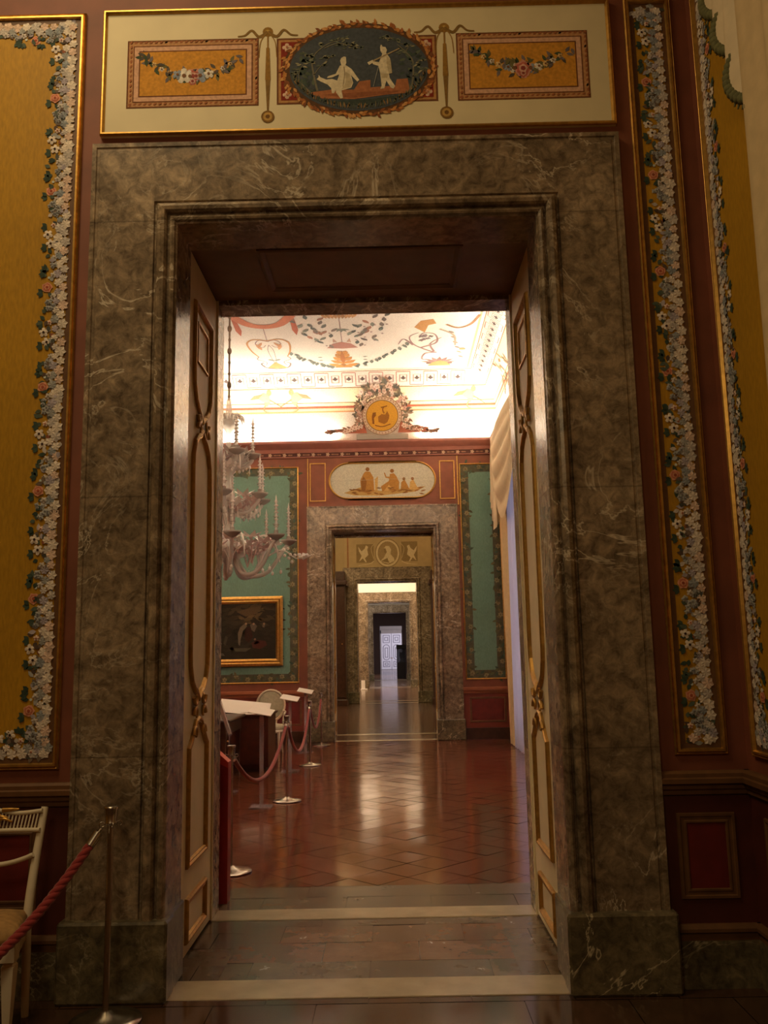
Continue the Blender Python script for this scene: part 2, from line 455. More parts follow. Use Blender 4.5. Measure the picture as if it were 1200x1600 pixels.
WH = C(232, 218, 202); WH2 = C(204, 194, 186); BLG = C(164, 164, 162); PEACH = [C(226, 160, 128), C(206, 120, 92), C(226, 160, 128), C(170, 84, 62)]
GR = C(62, 78, 66); GR2 = C(86, 98, 84); LIL = C(180, 170, 180); BRN = C(96, 56, 40); PINKW = C(228, 198, 178)

def flower_border(pt, side, width, period=.56, phase=0.0, dim=1.0):
    """side: (p0, p1, inward normal): a band of flowers that hugs the outer line and spreads inwards"""
    def d(c): return (c[0] * dim, c[1] * dim, c[2] * dim, 1)
    p0, p1, nrm = Vector(side[0]), Vector(side[1]), Vector(side[2])
    L = (p1 - p0).length; t = (p1 - p0) / L
    def at(s_, w): q = p0 + t * s_ + nrm * (w * width); return (q.x, q.y)
    A = math.atan2(nrm.y, nrm.x)
    # dark foliage under everything
    n = int(L / .028)
    for i in range(n):
        s_ = L * (i + .5) / n
        ph = ((s_ + phase) % period) / period
        reach = .62 + .3 * abs(math.sin(PI * 2 * ph))
        for k in range(3):
            wv = rnd.uniform(.0, reach)
            pt.leaf(at(s_ + rnd.uniform(-.02, .02), wv), A + rnd.uniform(-1.6, 1.6), width * rnd.uniform(.2, .34), width * .18, d(jit(rnd.choice([GR, GR2] if wv > reach - .18 else [WH2, C(96, 78, 66), LIL, BLG, C(120, 104, 90), C(84, 84, 76)]), .2)))
    # outer row of pale lilies
    n = int(L / .052)
    for i in range(n):
        s_ = L * (i + .5) / n
        pt.lily(at(s_, .14 + rnd.uniform(-.03, .05)), width * rnd.uniform(.18, .25), d(rnd.choice([WH, WH, WH2, PINKW])))
        pt.lily(at(s_ + .026, .36 + rnd.uniform(-.04, .06)), width * rnd.uniform(.15, .22), d(rnd.choice([WH2, WH, LIL, BLG, C(150, 156, 162)])))
        if i % 2: pt.disk(at(s_ + .02, .26), width * .035, d(BRN), 6)
    # inner groups that repeat along the border
    k = -1
    while k * period - phase < L:
        b = k * period - phase
        def ok(x): return .02 < x < L - .02
        for off, w, kind in ((.02, .7, 'm'), (.075, .84, 'm'), (.06, .5, 'b'), (.13, .62, 's'), (.2, .62, 'c'), (.245, .7, 'c'), (.22, .48, 'c'), (.28, .55, 'w'),
                             (.33, .78, 'r'), (.385, .72, 'dot'), (.40, .55, 'w'), (.43, .85, 'lf'), (.45, .6, 'c'), (.5, .52, 'w'), (.30, .95, 'lf'), (.12, .9, 'lf'), (.0, .88, 'lf'), (.41, .9, 'lf')):
            s_ = b + off / .56 * period
            if not ok(s_): continue
            q = at(s_, w)
            if kind == 'm': pt.flower(q, width * .2, d(WH), d(C(60, 40, 34)), 5)
            elif kind == 's': pt.flower(q, width * .12, d(PINKW), d(C(170, 90, 60)), 5)
            elif kind == 'b': pt.disk(q, width * .08, d(C(150, 92, 64)), 8)
            elif kind == 'c':
                for j in range(5): pt.flower((q[0] + rnd.uniform(-1, 1) * width * .12, q[1] + rnd.uniform(-1, 1) * width * .12), width * .1, d(jit(BLG, .15)), d(C(120, 120, 130)), 4)
            elif kind == 'w': pt.flower(q, width * .13, d(WH2), d(C(150, 140, 120)), 5)
            elif kind == 'r': pt.rose(q, width * .21, [d(c) for c in PEACH])
            elif kind == 'dot': pt.disk(q, width * .055, d(C(206, 216, 206)), 8)
            elif kind == 'lf':
                for j in (-.7, 0.2, .9): pt.leaf(q, A + j, width * .26, width * .18, d(jit(GR, .3)))
        k += 1

def front(y0):                     # a plane facing the visitor
    return lambda u, v, h: (u, y0 - h, v)
def right_side(x0):                # the right-hand wall, facing left
    return lambda u, v, h: (x0 - h, u, v)

GOLD_PROF = [(0, 0), (0, .012), (.006, .02), (.012, .012), (.016, .022), (.026, .022), (.032, .006), (.032, 0)]
def gold_frame(mb, P, u0, u1, v0, v1, prof=GOLD_PROF):
    mb.sweep([(u0, v0), (u1, v0), (u1, v1), (u0, v1)], prof, P, True)

# ================================================================== ROOMS
RX1 = 1.885                         # right wall of the near room
RX2 = 2.28                          # right wall of the green room
LX = -6.5
YF = .05                            # painted face of the first wall
OP = 1.035                          # half width of the hole in each wall
OZ = 4.03
H1 = 6.95

def wall_block(y0, y1, x0, x1, ztop, mat, name):
    mb = MB()
    mb.box(x0, -OP, y0, y1, 0, ztop); mb.box(OP, x1, y0, y1, 0, ztop); mb.box(-OP, OP, y0, y1, OZ, ztop)
    return struct(name, mb, mat)
struct_front = wall_block(YF, .75, LX, 3.0, 7.6, M['red'], 'wall_front')
wall_block(.75, 1.47, LX, 3.0, 7.6, M['red'], 'wall_behind')

def room_shell(suffix, y0, y1, x0, x1, h, wall_mat, ceil_mat, left=True, ceiling=True, right=True):
    if left:
        mb = MB(); mb.box(x0 - .2, x0, y0, y1, 0, h); struct('wall_left' + suffix, mb, wall_mat)
    if right:
        mb = MB(); mb.box(x1, x1 + .25, y0, y1, 0, h); struct('wall_right' + suffix, mb, wall_mat)
    if ceiling:
        mb = MB(); mb.box(x0 - .2, x1 + .25, y0, y1, h, h + .15); struct('ceiling' + suffix, mb, ceil_mat)

# near room
room_shell('', -8.0, YF, LX, RX1, H1, M['silk'], M['plaster'], right=False)
mb = MB(); mb.box(LX - .2, RX1 + .3, -8.2, -8.0, 0, H1); struct('wall_back', mb, M['silk'])
# right wall of the near room with its window opening (the window starts 0.75 m from the corner)
mb = MB()
mb.box(RX1, RX1 + .3, -.78, YF, 0, H1); mb.box(RX1, RX1 + .3, -8.0, -2.4, 0, H1); mb.box(RX1, RX1 + .3, -2.4, -.78, 4.9, H1); mb.box(RX1, RX1 + .3, -2.4, -.78, 0, .5)
struct('wall_right', mb, M['red'])
mb = MB(); mb.box(RX1 + .3, RX1 + .34, -2.4, -.78, .5, 4.9); struct('window_1', mb, M['black'])

# floors
BRW = C(108, 76, 54); GBR = C(96, 80, 62); TER = C(112, 60, 40)
fl = struct('floor', tiles(LX, RX1 + .3, -8.0, .06, .30, .48, 0, C(72, 50, 36), .003), M['tile'])
fl2 = struct('floor_doorway', tiles(-.76, .76, .50, 1.12, .31, .52, 0, BRW, .003), M['tile_dull'])
for q in ((-1.04, -.76, .0, 1.47), (.76, 1.04, .0, 1.47), (-.76, .76, .0, .50), (-.76, .76, 1.12, 1.47)): tiles(*q, .27, .62, 0, GBR, .003).build('border_tiles', M['tile_dull'], fl2)
mb = MB(); mb.box(-.97, .97, .0, .245, -.05, .004, bevel=.004); mb.build('threshold_slab', M['threshold'], fl2)
mb = MB(); mb.box(-1.0, 1.0, 1.25, 1.47, -.05, .004, bevel=.004); mb.build('threshold_slab', M['threshold'], fl2)
fl3 = struct('floor_green_room', tiles(LX, RX2, 2.02, 12.2, .30, .30, PI / 4, TER, .004, stagger=0), M['tile'])
tiles(LX, RX2, 1.47, 2.02, .275, .55, 0, GBR, .003).build('border_tiles', M['tile_dull'], fl3)

# ---------------------------------------------------------------- marble door surrounds
SUR = [(1.445, .06), (1.445, .0), (1.422, .0), (1.418, .007), (1.405, .007), (1.40, 0), (1.098, 0), (1.093, .014), (1.084, .014), (1.08, -.008), (1.07, -.026),
       (1.052, -.034), (1.034, -.028), (1.026, -.010), (1.022, .012), (1.014, .012), (1.008, -.004), (.996, -.010), (.984, -.004), (.978, .012), (.972, .02), (.972, .34), (1.035, .34)]
def surround_mesh():
    mb = MB()
    def row(d, y): return None
    zi = 3.925
    rows = []
    for (d, y) in SUR:
        zt = zi + (d - .972)
        rows.append([(-d, y, 0), (-d, y, zt), (d, y, zt), (d, y, 0)])
    mb.grid(rows, smooth=False)
    # inner jambs of the far side of the wall
    mb2 = MB()
    pr = [(1.035, 1.27), (.995, 1.27), (.995, 1.48), (1.02, 1.50), (1.08, 1.52), (1.42, 1.52), (1.42, 1.44)]
    rows = [[(-d, y, 0), (-d, y, 3.97 + d - .995), (d, y, 3.97 + d - .995), (d, y, 0)] for d, y in pr]
    mb2.grid(rows, smooth=False)
    return mb, mb2
s_front, s_back = surround_mesh()
def plinth_mesh(sgn):
    mb = MB()
    a, b = sorted((sgn * .945, sgn * 1.47))
    mb.box(a, b, -.05, .10, 0, .365, bevel=.012)
    a, b = sorted((sgn * .955, sgn * 1.2)); mb.box(a, b, .05, .345, 0, .365, bevel=.008)
    return mb
tr0 = struct('trim_1', s_front, M['marble'])
tb0 = s_back.build('back_jamb', M['marble'], tr0)
pl0 = [plinth_mesh(-1).build('plinth', M['marble_base'], tr0), plinth_mesh(1).build('plinth', M['marble_base'], tr0)]
for p in pl0: p['label'] = 'darker green veined marble plinth block'
# brown panelled soffit
mb = MB(); mb.box(-OP, OP, .34, 1.27, 4.005, 4.03)
mb.sweep([(-.62, .5), (.62, .5), (.62, 1.12), (-.62, 1.12)], [(0, 0), (.0, .012), (.02, .018), (.045, .004), (.045, 0)], lambda u, v, h: (u, v, 4.005 - h), True)
so0 = mb.build('soffit', M['soffit'], tr0)

# ---------------------------------------------------------------- door leaves
def leaf_parts(sgn):
    X0 = sgn * 1.0
    lf = MB()
    a, b = sorted((X0, sgn * 1.033))
    lf.box(a, b, .365, 1.245, .012, 3.985, bevel=.006)
    P = lambda u, v, h: (X0 - sgn * h, u, v)
    bead = [(0, 0), (.002, .014), (.01, .022), (.018, .022), (.026, .012), (.034, .016), (.04, 0)]
    def pan(path): g = MB(); g.sweep(path, bead, P, True, smooth=False); return g
    c, hw = .80, .25
    out = []
    def rect(z0, z1, w=hw, notch=.0):
        if not notch: return [(c - w, z0), (c + w, z0), (c + w, z1), (c - w, z1)]
    out.append(rect(.075, .31)); 
    # lower panel with a hollowed top
    lo = [(c - hw, .46), (c + hw, .46), (c + hw, 1.10)]
    lo += [(c + hw - .05, 1.13), (c + hw - .13, 1.2), (c + .07, 1.245), (c, 1.26), (c - .07, 1.245), (c - hw + .13, 1.2), (c - hw + .05, 1.13), (c - hw, 1.10)]
    out.append(lo)
    # tall middle cartouche with scrolled ends
    def end(z, s_):
        return [(c + hw, z), (c + hw - .01, z + s_ * .08), (c + hw - .06, z + s_ * .17), (c + hw - .14, z + s_ * .225), (c + .06, z + s_ * .24), (c, z + s_ * .28),
                (c - .06, z + s_ * .24), (c - hw + .14, z + s_ * .225), (c - hw + .06, z + s_ * .17), (c - hw + .01, z + s_ * .08), (c - hw, z)]
    out.append(list(reversed(end(1.62, -1))) + end(2.70, 1))
    # upper panel: plain top, scrolled bottom
    up = list(reversed(end(3.28, -1))) + [(c + hw, 3.72), (c - hw, 3.72)]
    out.append(up)
    pans = [pan(p) for p in out]
    inner = MB()
    inner.sweep([(c - .15, 3.36), (c + .15, 3.36), (c + .15, 3.62), (c - .15, 3.62)], [(0, 0), (.004, .012), (.014, .012), (.02, 0)], P, True)
    pans.append(inner)
    # small carved scrolls at panel ends
    sc = MB()
    for z, s_ in ((3.03, -1), (2.95, 1), (1.37, -1), (1.27, 1), (1.16, 1)):
        for q in (-1, 1):
            pts = []
            for k in range(10):
                a_ = k / 9 * 4.2; r = .055 * (1 - k / 12)
                pts.append(P(c + q * (.10 + r * math.cos(a_)), z + s_ * (r * math.sin(a_)), .016))
            sc.tube(pts, [.013 - .0007 * k for k in range(10)], 6)
    edge = MB()
    edge.tube([P(.37, .012, .004), P(.37, 3.985, .004)], .014, 8)
    edge.tube([P(1.235, .012, .004), P(1.235, 3.985, .004)], .010, 6)
    return lf, pans, sc, edge
def make_leaf(sgn, name):
    lf, pans, sc, edge = leaf_parts(sgn)
    o = struct(name, lf, M['leaf'])
    for g in pans: g.build('panel_moulding', M['gold_dull'], o)
    sc.build('carved_scroll', M['gold_dull'], o)
    edge.build('edge_bead', M['leaf'], o)
    return o
leafL = make_leaf(-1, 'door_1'); leafR = make_leaf(1, 'door_2')

def copy_struct(o, y, name):
    c = o.copy(); COL.objects.link(c); c.name = name; c.location.y = y
    for ch in list(o.children):
        d = ch.copy(); COL.objects.link(d); d.parent = c
    return c
WALLS = [12.2, 24.5, 36.8, 48.0]
for i, y in enumerate(WALLS):
    copy_struct(tr0, y, 'trim_%d' % (i + 2))
    if i < 2:
        copy_struct(leafL, y, 'door_%d' % (3 + 2 * i)); copy_struct(leafR, y, 'door_%d' % (4 + 2 * i))
    mb = MB(); mb.box(-1.06, 1.06, y, y + 1.47, -.1, 0); f = struct('floor_doorway.%03d' % (i + 1), mb, M['tile_far'])
    mb = MB(); mb.box(-.97, .97, y + .02, y + .2, -.05, .004); mb.build('threshold_slab', M['threshold'], f)
    mb = MB(); mb.box(-1.0, 1.0, y + 1.27, y + 1.45, -.05, .004); mb.build('threshold_slab', M['threshold'], f)

# ---------------------------------------------------------------- first wall: silk panels, overdoor, dado
def k1(x): return .148 + (x - .148) * 1.0112
def kz(z): return 1.6 + (z - 1.6) * 1.0112
def silk_panel(name, label, P, u0, u1, v0, v1, loc, sides, group=None, back=.0, frame_sides=None, width=.135):
    t = thing(name, label, 'wall panel', loc)
    m_ = MB()
    p = [P(u0, v0, .003), P(u1, v0, .003), P(u1, v1, .003), P(u0, v1, .003)]
    m_.face(p); m_.build('silk_field', M['silk'], t, loc)
    # brown-gold slip just inside the gilt frame
    g = MB(); gold_frame(g, P, u0, u1, v0, v1); g.build('gilt_frame', M['gold'], t, loc)
    sl = MB(); sl.sweep([(u0, v0), (u1, v0), (u1, v1), (u0, v1)], [(.030, .006), (.058, .004)], P, True); sl.build('brown_slip', M['rail'], t, loc)
    pt = Paint(P, .0055)
    e = .056
    a, b, c_, d_ = (u0 + e, v0 + e), (u1 - e, v0 + e), (u1 - e, v1 - e), (u0 + e, v1 - e)
    S = {'b': (a, b, (0, 1)), 'r': (b, c_, (-1, 0)), 't': (c_, d_, (0, -1)), 'l': (d_, a, (1, 0))}
    for s_ in sides: flower_border(pt, S[s_], width, phase=.1)
    pt.build('flower_border', t, loc)
    return t
PF = front(YF)
silk_panel('silk_wall_panel', 'ochre silk wall panel with flower border left of the marble doorway, above the white chair', PF, -4.6, k1(-1.50), 1.062, kz(5.19), (-3.0, YF, 1.06), 'brt')
silk_panel('silk_wall_panel', 'narrow ochre silk strip with flowers along its right edge, right of the marble doorway', PF, k1(1.515), k1(1.775), 1.075, kz(5.20), (1.65, YF, 1.06), 'rbt')
PR = right_side(RX1)
silk_panel('silk_wall_panel', 'ochre silk panel on the right side wall seen edge-on beside the curtain', PR, -.98, -.06, 1.075, 5.28, (RX1, -.5, 1.06), 'rbt')

# dado, rails and skirting of the near room
def rail_prof(depth): return [(0, 0), (.0, depth * .5), (.012, depth * .8), (.03, depth * .8), (.036, depth), (.058, depth), (.066, depth * .6), (.085, depth * .6), (.094, depth * .4), (.112, depth * .4), (.12, 0)]
def h_rail(mb, P, u0, u1, ztop, depth, prof=None):
    rows = [[P(u0, ztop - o, h), P(u1, ztop - o, h)] for o, h in (prof or rail_prof(depth))]
    mb.grid(rows, smooth=False)
def dado(P, u0, u1, nm, panels):
    mb = MB(); mb.face([P(u0, 0, .004), P(u1, 0, .004), P(u1, .95, .004), P(u0, .95, .004)]); o = struct('baseboard_' + nm, mb, M['dado_red'])
    r = MB(); h_rail(r, P, u0, u1, 1.0, .05); r.build('dado_rail', M['rail'], o)
    r = MB(); h_rail(r, P, u0, u1, .29, .03, [(0, 0), (0, .02), (.02, .03), (.035, .03), (.045, .018), (.075, .018), (.075, 0)]); r.build('skirting_moulding', M['rail'], o)
    r = MB(); h_rail(r, P, u0, u1, .215, .018, [(0, 0), (0, .02), (.215, .02)]); r.build('skirting', M['marble_base'], o)
    for a, b in panels:
        g = MB(); g.sweep([(a, .40), (b, .40), (b, .80), (a, .80)], [(0, .004), (.004, .014), (.016, .014), (.02, .008), (.034, .008), (.038, .012), (.046, .012), (.05, .005)], P, True); g.build('panel_moulding', M['rail'], o)
        g = MB(); g.face([P(a + .05, .45, .006), P(b - .05, .45, .006), P(b - .05, .75, .006), P(a + .05, .75, .006)]); g.build('panel_field', M['dado_panel'], o)
    return o
dado(PF, -6.5, -1.445, 'front_left', [(-2.75, -1.6), (-4.2, -2.95)])
dado(PF, 1.445, RX1, 'front_right', [(1.515, 1.80)])
dado(PR, -.98, YF, 'right', [(-.85, -.12)])
# thin gilt line beside the right jamb
# overdoor
YO = .03
def ko(x): return .148 + (x - .148) * 1.0067
def kzo(z): return 1.6 + (z - 1.6) * 1.0067
PO = front(YO)
od = thing('overdoor_mural', 'cream painted overdoor board with oval shepherd scene above the nearest marble doorway', 'wall panel', (.02, YF, 4.45))
OO = (.02, YF, 4.45)
x0, x1, z0, z1 = ko(-1.405), ko(1.437), kzo(4.44), kzo(5.205)
mb = MB(); mb.box(x0, x1, YO, YF, z0, z1); mb.build('cream_board', M['cream'], od, OO)
mb = MB(); mb.sweep([(x0, z0), (x1, z0), (x1, z1), (x0, z1)], [(0, 0), (0, .012), (.006, .018), (.014, .018), (.02, .008), (.024, 0)], PO, True); mb.build('gilt_frame', M['gold'], od, OO)
pt = Paint(PO, .001)
PK = C(206, 158, 122); PK2 = C(178, 122, 88); OC = C(212, 150, 56); DKB = C(120, 74, 44)
for a, b, cx_ in ((-1.266, -.531, -.9), (.573, 1.306, .945)):
    a, b = ko(a), ko(b); c0, c1 = kzo(4.605), kzo(5.018)
    pt.rect(a, b, c0, c1, C(196, 146, 100), .001)
    pt.frame(a, b, c0, c1, .008, DKB, .0016)
    n = 26
    for i in range(n):
        for zz in (c0 + .018, c1 - .018):
            pt.leaf((a + (b - a) * (i + .3) / n, zz), 0.5, .024, .012, C(168, 104, 66))
    for i in range(14):
        for xx in (a + .018, b - .018): pt.leaf((xx, c0 + (c1 - c0) * (i + .3) / 14), 1.2, .024, .012, C(168, 104, 66))
    pt.frame(a + .034, b - .034, c0 + .034, c1 - .034, .006, DKB, .0022)
    pt.rect(a + .04, b - .04, c0 + .04, c1 - .04, C(222, 176, 146), .0019)
    pt.frame(a + .066, b - .066, c0 + .066, c1 - .066, .007, DKB, .0026)
    pt.rect(a + .073, b - .073, c0 + .073, c1 - .073, OC, .0024)
    # flower garland
    m_ = (a + b) / 2
    for i in range(120):
        t = rnd.uniform(-1, 1); sag = .13 * (1 - t * t)
        thick = .012 + .045 * (1 - abs(t)) ** 1.3
        pt.leaf((m_ + t * (b - a) * .38 + rnd.uniform(-.01, .01), c1 - .10 - sag + rnd.uniform(-thick, thick)), rnd.uniform(0, 6.3), .045, .022, jit(rnd.choice([C(70, 84, 58), C(110, 104, 66), C(120, 110, 110), C(92, 84, 74)]), .2))
    for t, r, c in ((0, .05, 'r'), (-.17, .048, 'w'), (.15, .045, 'b'), (-.05, .04, 'w'), (.07, .035, 'r'), (-.3, .03, 'b'), (.32, .03, 'w'), (.45, .022, 'y'), (-.47, .022, 'y'), (.6, .02, 'w'), (-.62, .018, 'w'), (.0, .03, 'p'), (.75, .016, 'y'), (-.78, .016, 'y')):
        sag = .13 * (1 - t * t); q = (m_ + t * (b - a) * .38, c1 - .10 - sag - (.03 if c == 'p' else 0))
        if c in 'rp': pt.rose(q, r, [C(214, 150, 130), C(190, 104, 88), C(220, 170, 150), C(150, 70, 60)])
        else: pt.flower(q, r, {'w': C(228, 220, 206), 'b': C(150, 160, 176), 'y': C(224, 190, 130)}[c], C(130, 90, 60))
pt.build('garland_panels', od, OO)
# hanging tassel pendants
for cx_ in (ko(-.48), ko(.508)):
    pt = Paint(PO, .001)
    zt, zb = kzo(5.055), kzo(4.535); g = C(158, 118, 52)
    pt.disk((cx_, zt), .03, g, 12); pt.disk((cx_, zt), .014, C(206, 170, 90), 8)
    for q in (-1, 1):
        pt.stroke([(cx_, zt), (cx_ + q * .05, zt - .03), (cx_ + q * .09, zt + .01), (cx_ + q * .13, zt - .02), (cx_ + q * .17, zt - .025)], (.02, .008), C(140, 108, 56), samples=5)
        pt.stroke([(cx_, zt), (cx_ + q * .04, zt - .06), (cx_ + q * .05, zt - .16)], (.006, .004), g, samples=5)
    pt.stroke([(cx_, zt - .02), (cx_, zb)], (.008, .008), g)
    pt.stroke([(cx_, zt - .1), (cx_, zt - .3)], (.018, .03), g); pt.stroke([(cx_, zt - .3), (cx_, zb + .03)], (.026, .008), C(140, 108, 56))
    pt.disk((cx_, zb), .037, C(140, 104, 50), 14); pt.disk((cx_, zb), .026, C(196, 156, 84), 12); pt.disk((cx_, zb), .013, C(120, 84, 40), 8)
    pt.build('tassel_pendant', od, OO)
# oval medallion
pt = Paint(PO, .001)
mx, mz = ko(.028), kzo(4.81); a0, b0 = .43, .288
q0, q1, w0, w1 = ko(-.43), ko(.463), kzo(4.607), kzo(5.012)
pt.rect(q0, q1, w0, w1, C(190, 140, 86), .001); pt.frame(q0, q1, w0, w1, .01, DKB, .0014); pt.rect(q0 + .024, q1 - .024, w0 + .024, w1 - .024, C(140, 48, 30), .0016)
for sx_ in (q0 + .058, q1 - .058):
    for sz_ in (w0 + .058, w1 - .058): pt.flower((sx_, sz_), .028, C(226, 190, 164), C(190, 130, 100), 4, rot=.78)
pt.disk((mx, mz), 1, C(96, 66, 40), 60, a0, b0, h=.0032)
for i in range(230):
    a = 2 * PI * i / 230; k = rnd.uniform(.93, 1.0)
    pt.leaf((mx + a0 * k * math.cos(a), mz + b0 * k * math.sin(a)), a + rnd.uniform(-.9, .9) + 1.2, .034, .018, jit(rnd.choice([C(196, 132, 70), C(170, 104, 56), C(140, 84, 48), C(212, 156, 96)]), .15), h=.0036 + .0002 * (i % 5))
pt.disk((mx, mz), 1, C(76, 82, 88), 60, a0 * .905, b0 * .885, h=.0040)
h0 = .0044
def mp(px, py): return (mx + (px - 598) / 1200 * .94 * .985, mz - (py - 360) / 738 * .575 * .985)
def blob(pts, col, h): pt.poly([mp(*p) for p in pts], col, h)
E_ = C(70, 78, 70)
for i in range(90):       # dark foliage at the sides of the scene
    q = rnd.choice([-1, 1]); px = 598 + q * rnd.uniform(330, 455); py = 360 + rnd.uniform(-150, 190)
    if ((px - 598) / 490) ** 2 + ((py - 360) / 320) ** 2 < .9: pt.leaf(mp(px, py), rnd.uniform(0, 6.3), .04, .02, jit(rnd.choice([C(70, 84, 76), C(88, 98, 82), C(62, 72, 70)]), .2), h=h0 + .0001 * (i % 4))
blob([(230, 540), (400, 520), (560, 525), (600, 460), (680, 450), (680, 510), (860, 500), (870, 450), (950, 445), (965, 560), (800, 570), (560, 600), (330, 590)], C(176, 112, 74), h0 + .0005)
blob([(330, 560), (600, 545), (900, 540), (820, 565), (540, 590)], C(150, 92, 60), h0 + .0007)
blob([(300, 600), (480, 640), (650, 650), (860, 600), (900, 575), (700, 600), (450, 610)], C(62, 72, 66), h0 + .0006)
TR = C(120, 116, 98)
for pts_, w_ in (([(295, 530), (270, 400), (258, 290), (290, 220), (380, 150), (520, 110)], (.012, .004)), ([(262, 300), (235, 250), (190, 210)], (.006, .003)), ([(270, 400), (320, 330), (400, 250)], (.005, .003)), ([(250, 545), (180, 470), (110, 400)], (.01, .004)),
                 ([(160, 460), (165, 370), (200, 300)], (.006, .003)), ([(350, 185), (440, 150), (540, 165), (610, 195)], (.006, .003)), ([(950, 570), (985, 470), (990, 310), (940, 230), (880, 170)], (.012, .004)), ([(985, 430), (1040, 400), (1080, 360)], (.006, .003)), ([(940, 230), (960, 180), (900, 165)], (.005, .003)), ([(900, 140), (820, 115), (750, 118)], (.005, .003))):
    pt.stroke([mp(*p) for p in pts_], w_, TR, h0 + .0008, samples=5)
for (px, py) in [(420, 120), (500, 112), (300, 150), (250, 250), (225, 240), (240, 290), (330, 270), (400, 255), (330, 320), (470, 160), (560, 170), (600, 190), (540, 150), (520, 180), (880, 120), (830, 110), (780, 115), (920, 165), (960, 180), (900, 230), (1060, 370), (1020, 340), (1050, 300), (140, 390), (120, 360), (180, 320)]:
    for j in range(4): pt.leaf(mp(px + rnd.uniform(-15, 15), py + rnd.uniform(-12, 12)), rnd.uniform(-.7, .7) + rnd.choice([0, PI]), .03, .012, jit(rnd.choice([C(150, 146, 120), C(120, 124, 104), C(96, 104, 92)]), .2), h=h0 + .0009)
F1 = C(226, 212, 180); F2 = C(196, 180, 146); F3 = C(160, 142, 112)
# seated woman
blob([(460, 330), (500, 325), (545, 360), (600, 450), (585, 462), (540, 410), (555, 470), (540, 510), (470, 530), (480, 590), (462, 594), (430, 545), (425, 500), (455, 400), (400, 425), (365, 428), (372, 414), (430, 395)], F1, h0 + .0011)
blob([(462, 290), (470, 270), (490, 258), (505, 262), (508, 310), (496, 335), (472, 335)], F1, h0 + .0012)
blob([(500, 380), (530, 400), (550, 470), (535, 505), (470, 520), (500, 470)], F2, h0 + .0013)
pt.stroke([mp(490, 340), mp(495, 400), mp(480, 500)], (.006, .004), F3, h0 + .0014)
# goat
blob([(290, 435), (305, 420), (305, 400), (318, 420), (360, 440), (400, 435), (440, 450), (440, 500), (415, 550), (400, 550), (395, 510), (370, 480), (320, 455)], F1, h0 + .0010)
# standing hunter
blob([(770, 245), (800, 240), (825, 280), (838, 400), (815, 405), (820, 440), (858, 505), (845, 525), (825, 515), (795, 460), (780, 520), (750, 525), (760, 500), (752, 400), (740, 340), (700, 325), (695, 300), (745, 310)], F1, h0 + .0011)
blob([(755, 190), (760, 170), (768, 172), (772, 185), (795, 190), (805, 215), (795, 245), (770, 245), (757, 220)], F1, h0 + .0012)
blob([(800, 260), (830, 300), (838, 400), (815, 405), (800, 330)], F2, h0 + .0013); blob([(755, 400), (815, 405), (800, 440), (760, 440)], F2, h0 + .0013)
pt.stroke([mp(665, 318), mp(895, 203)], (.01, .007), C(170, 150, 116), h0 + .0014); blob([(660, 310), (700, 290), (705, 310), (672, 332)], F1, h0 + .0015)
pt.stroke([mp(740, 345), mp(700, 505)], (.005, .004), C(150, 150, 146), h0 + .0014)
for i in range(90): # short grass on the lower rim
    a = -PI * (.06 + .88 * i / 90); pt.leaf((mx + a0 * .87 * math.cos(a), mz + b0 * .85 * math.sin(a)), 1.57 + rnd.uniform(-.5, .5), .04, .008, jit(rnd.choice([C(150, 118, 76), C(110, 104, 78), C(84, 92, 78)]), .2), h=h0 + .0016)
pt.build('oval_scene', od, OO)

# ================================================================== GREEN ROOM
W2 = 12.2
def wall_simple(y0, y1, x0, x1, ztop, mat, name): return wall_block(y0, y1, x0, x1, ztop, mat, name)
wall_simple(W2 + .05, W2 + .8, LX - .2, RX2 + .6, 7.4, M['red'], 'wall_far')
wall_simple(W2 + .8, W2 + 1.47, LX - .2, RX2 + .6, 7.4, M['plaster_grey'], 'wall_far.001')
mb = MB(); mb.box(LX - .2, LX, 1.47, W2 + .05, 0, 7.4); struct('wall_left.001', mb, M['red'])
# right wall with two tall window recesses
mb = MB()
RW = RX2
wins = [(3.2, 5.0), (8.0, 11.2)]
ycur = 1.47
for a, b in wins:
    mb.box(RW, RW + .5, ycur, a, 0, 7.4); mb.box(RW, RW + .5, a, b, 5.0, 7.4); mb.box(RW, RW + .5, a, b, 0, .1); ycur = b
mb.box(RW, RW + .5, ycur, W2 + .05, 0, 7.4)
struct('wall_right.001', mb, M['red'])
for i, (a, b) in enumerate(wins):
    fr = MB()
    fr.box(RW + .36, RW + .42, a, a + .09, .1, 5.0); fr.box(RW + .36, RW + .42, b - .09, b, .1, 5.0); fr.box(RW + .36, RW + .42, a, b, 4.9, 5.0); fr.box(RW + .36, RW + .42, a, b, .1, .3)
    m_ = (a + b) / 2
    fr.box(RW + .36, RW + .42, m_ - .05, m_ + .05, .3, 4.9)
    for z in (1.2, 2.1, 3.0, 3.9): fr.box(RW + .37, RW + .41, a + .09, b - .09, z, z + .04)
    o = struct('window_%d' % (i + 2), fr, M['white_door'])
    g = MB(); g.box(RW + .385, RW + .395, a + .05, b - .05, .15, 4.95); g.build('window_pane', M['pane'], o)

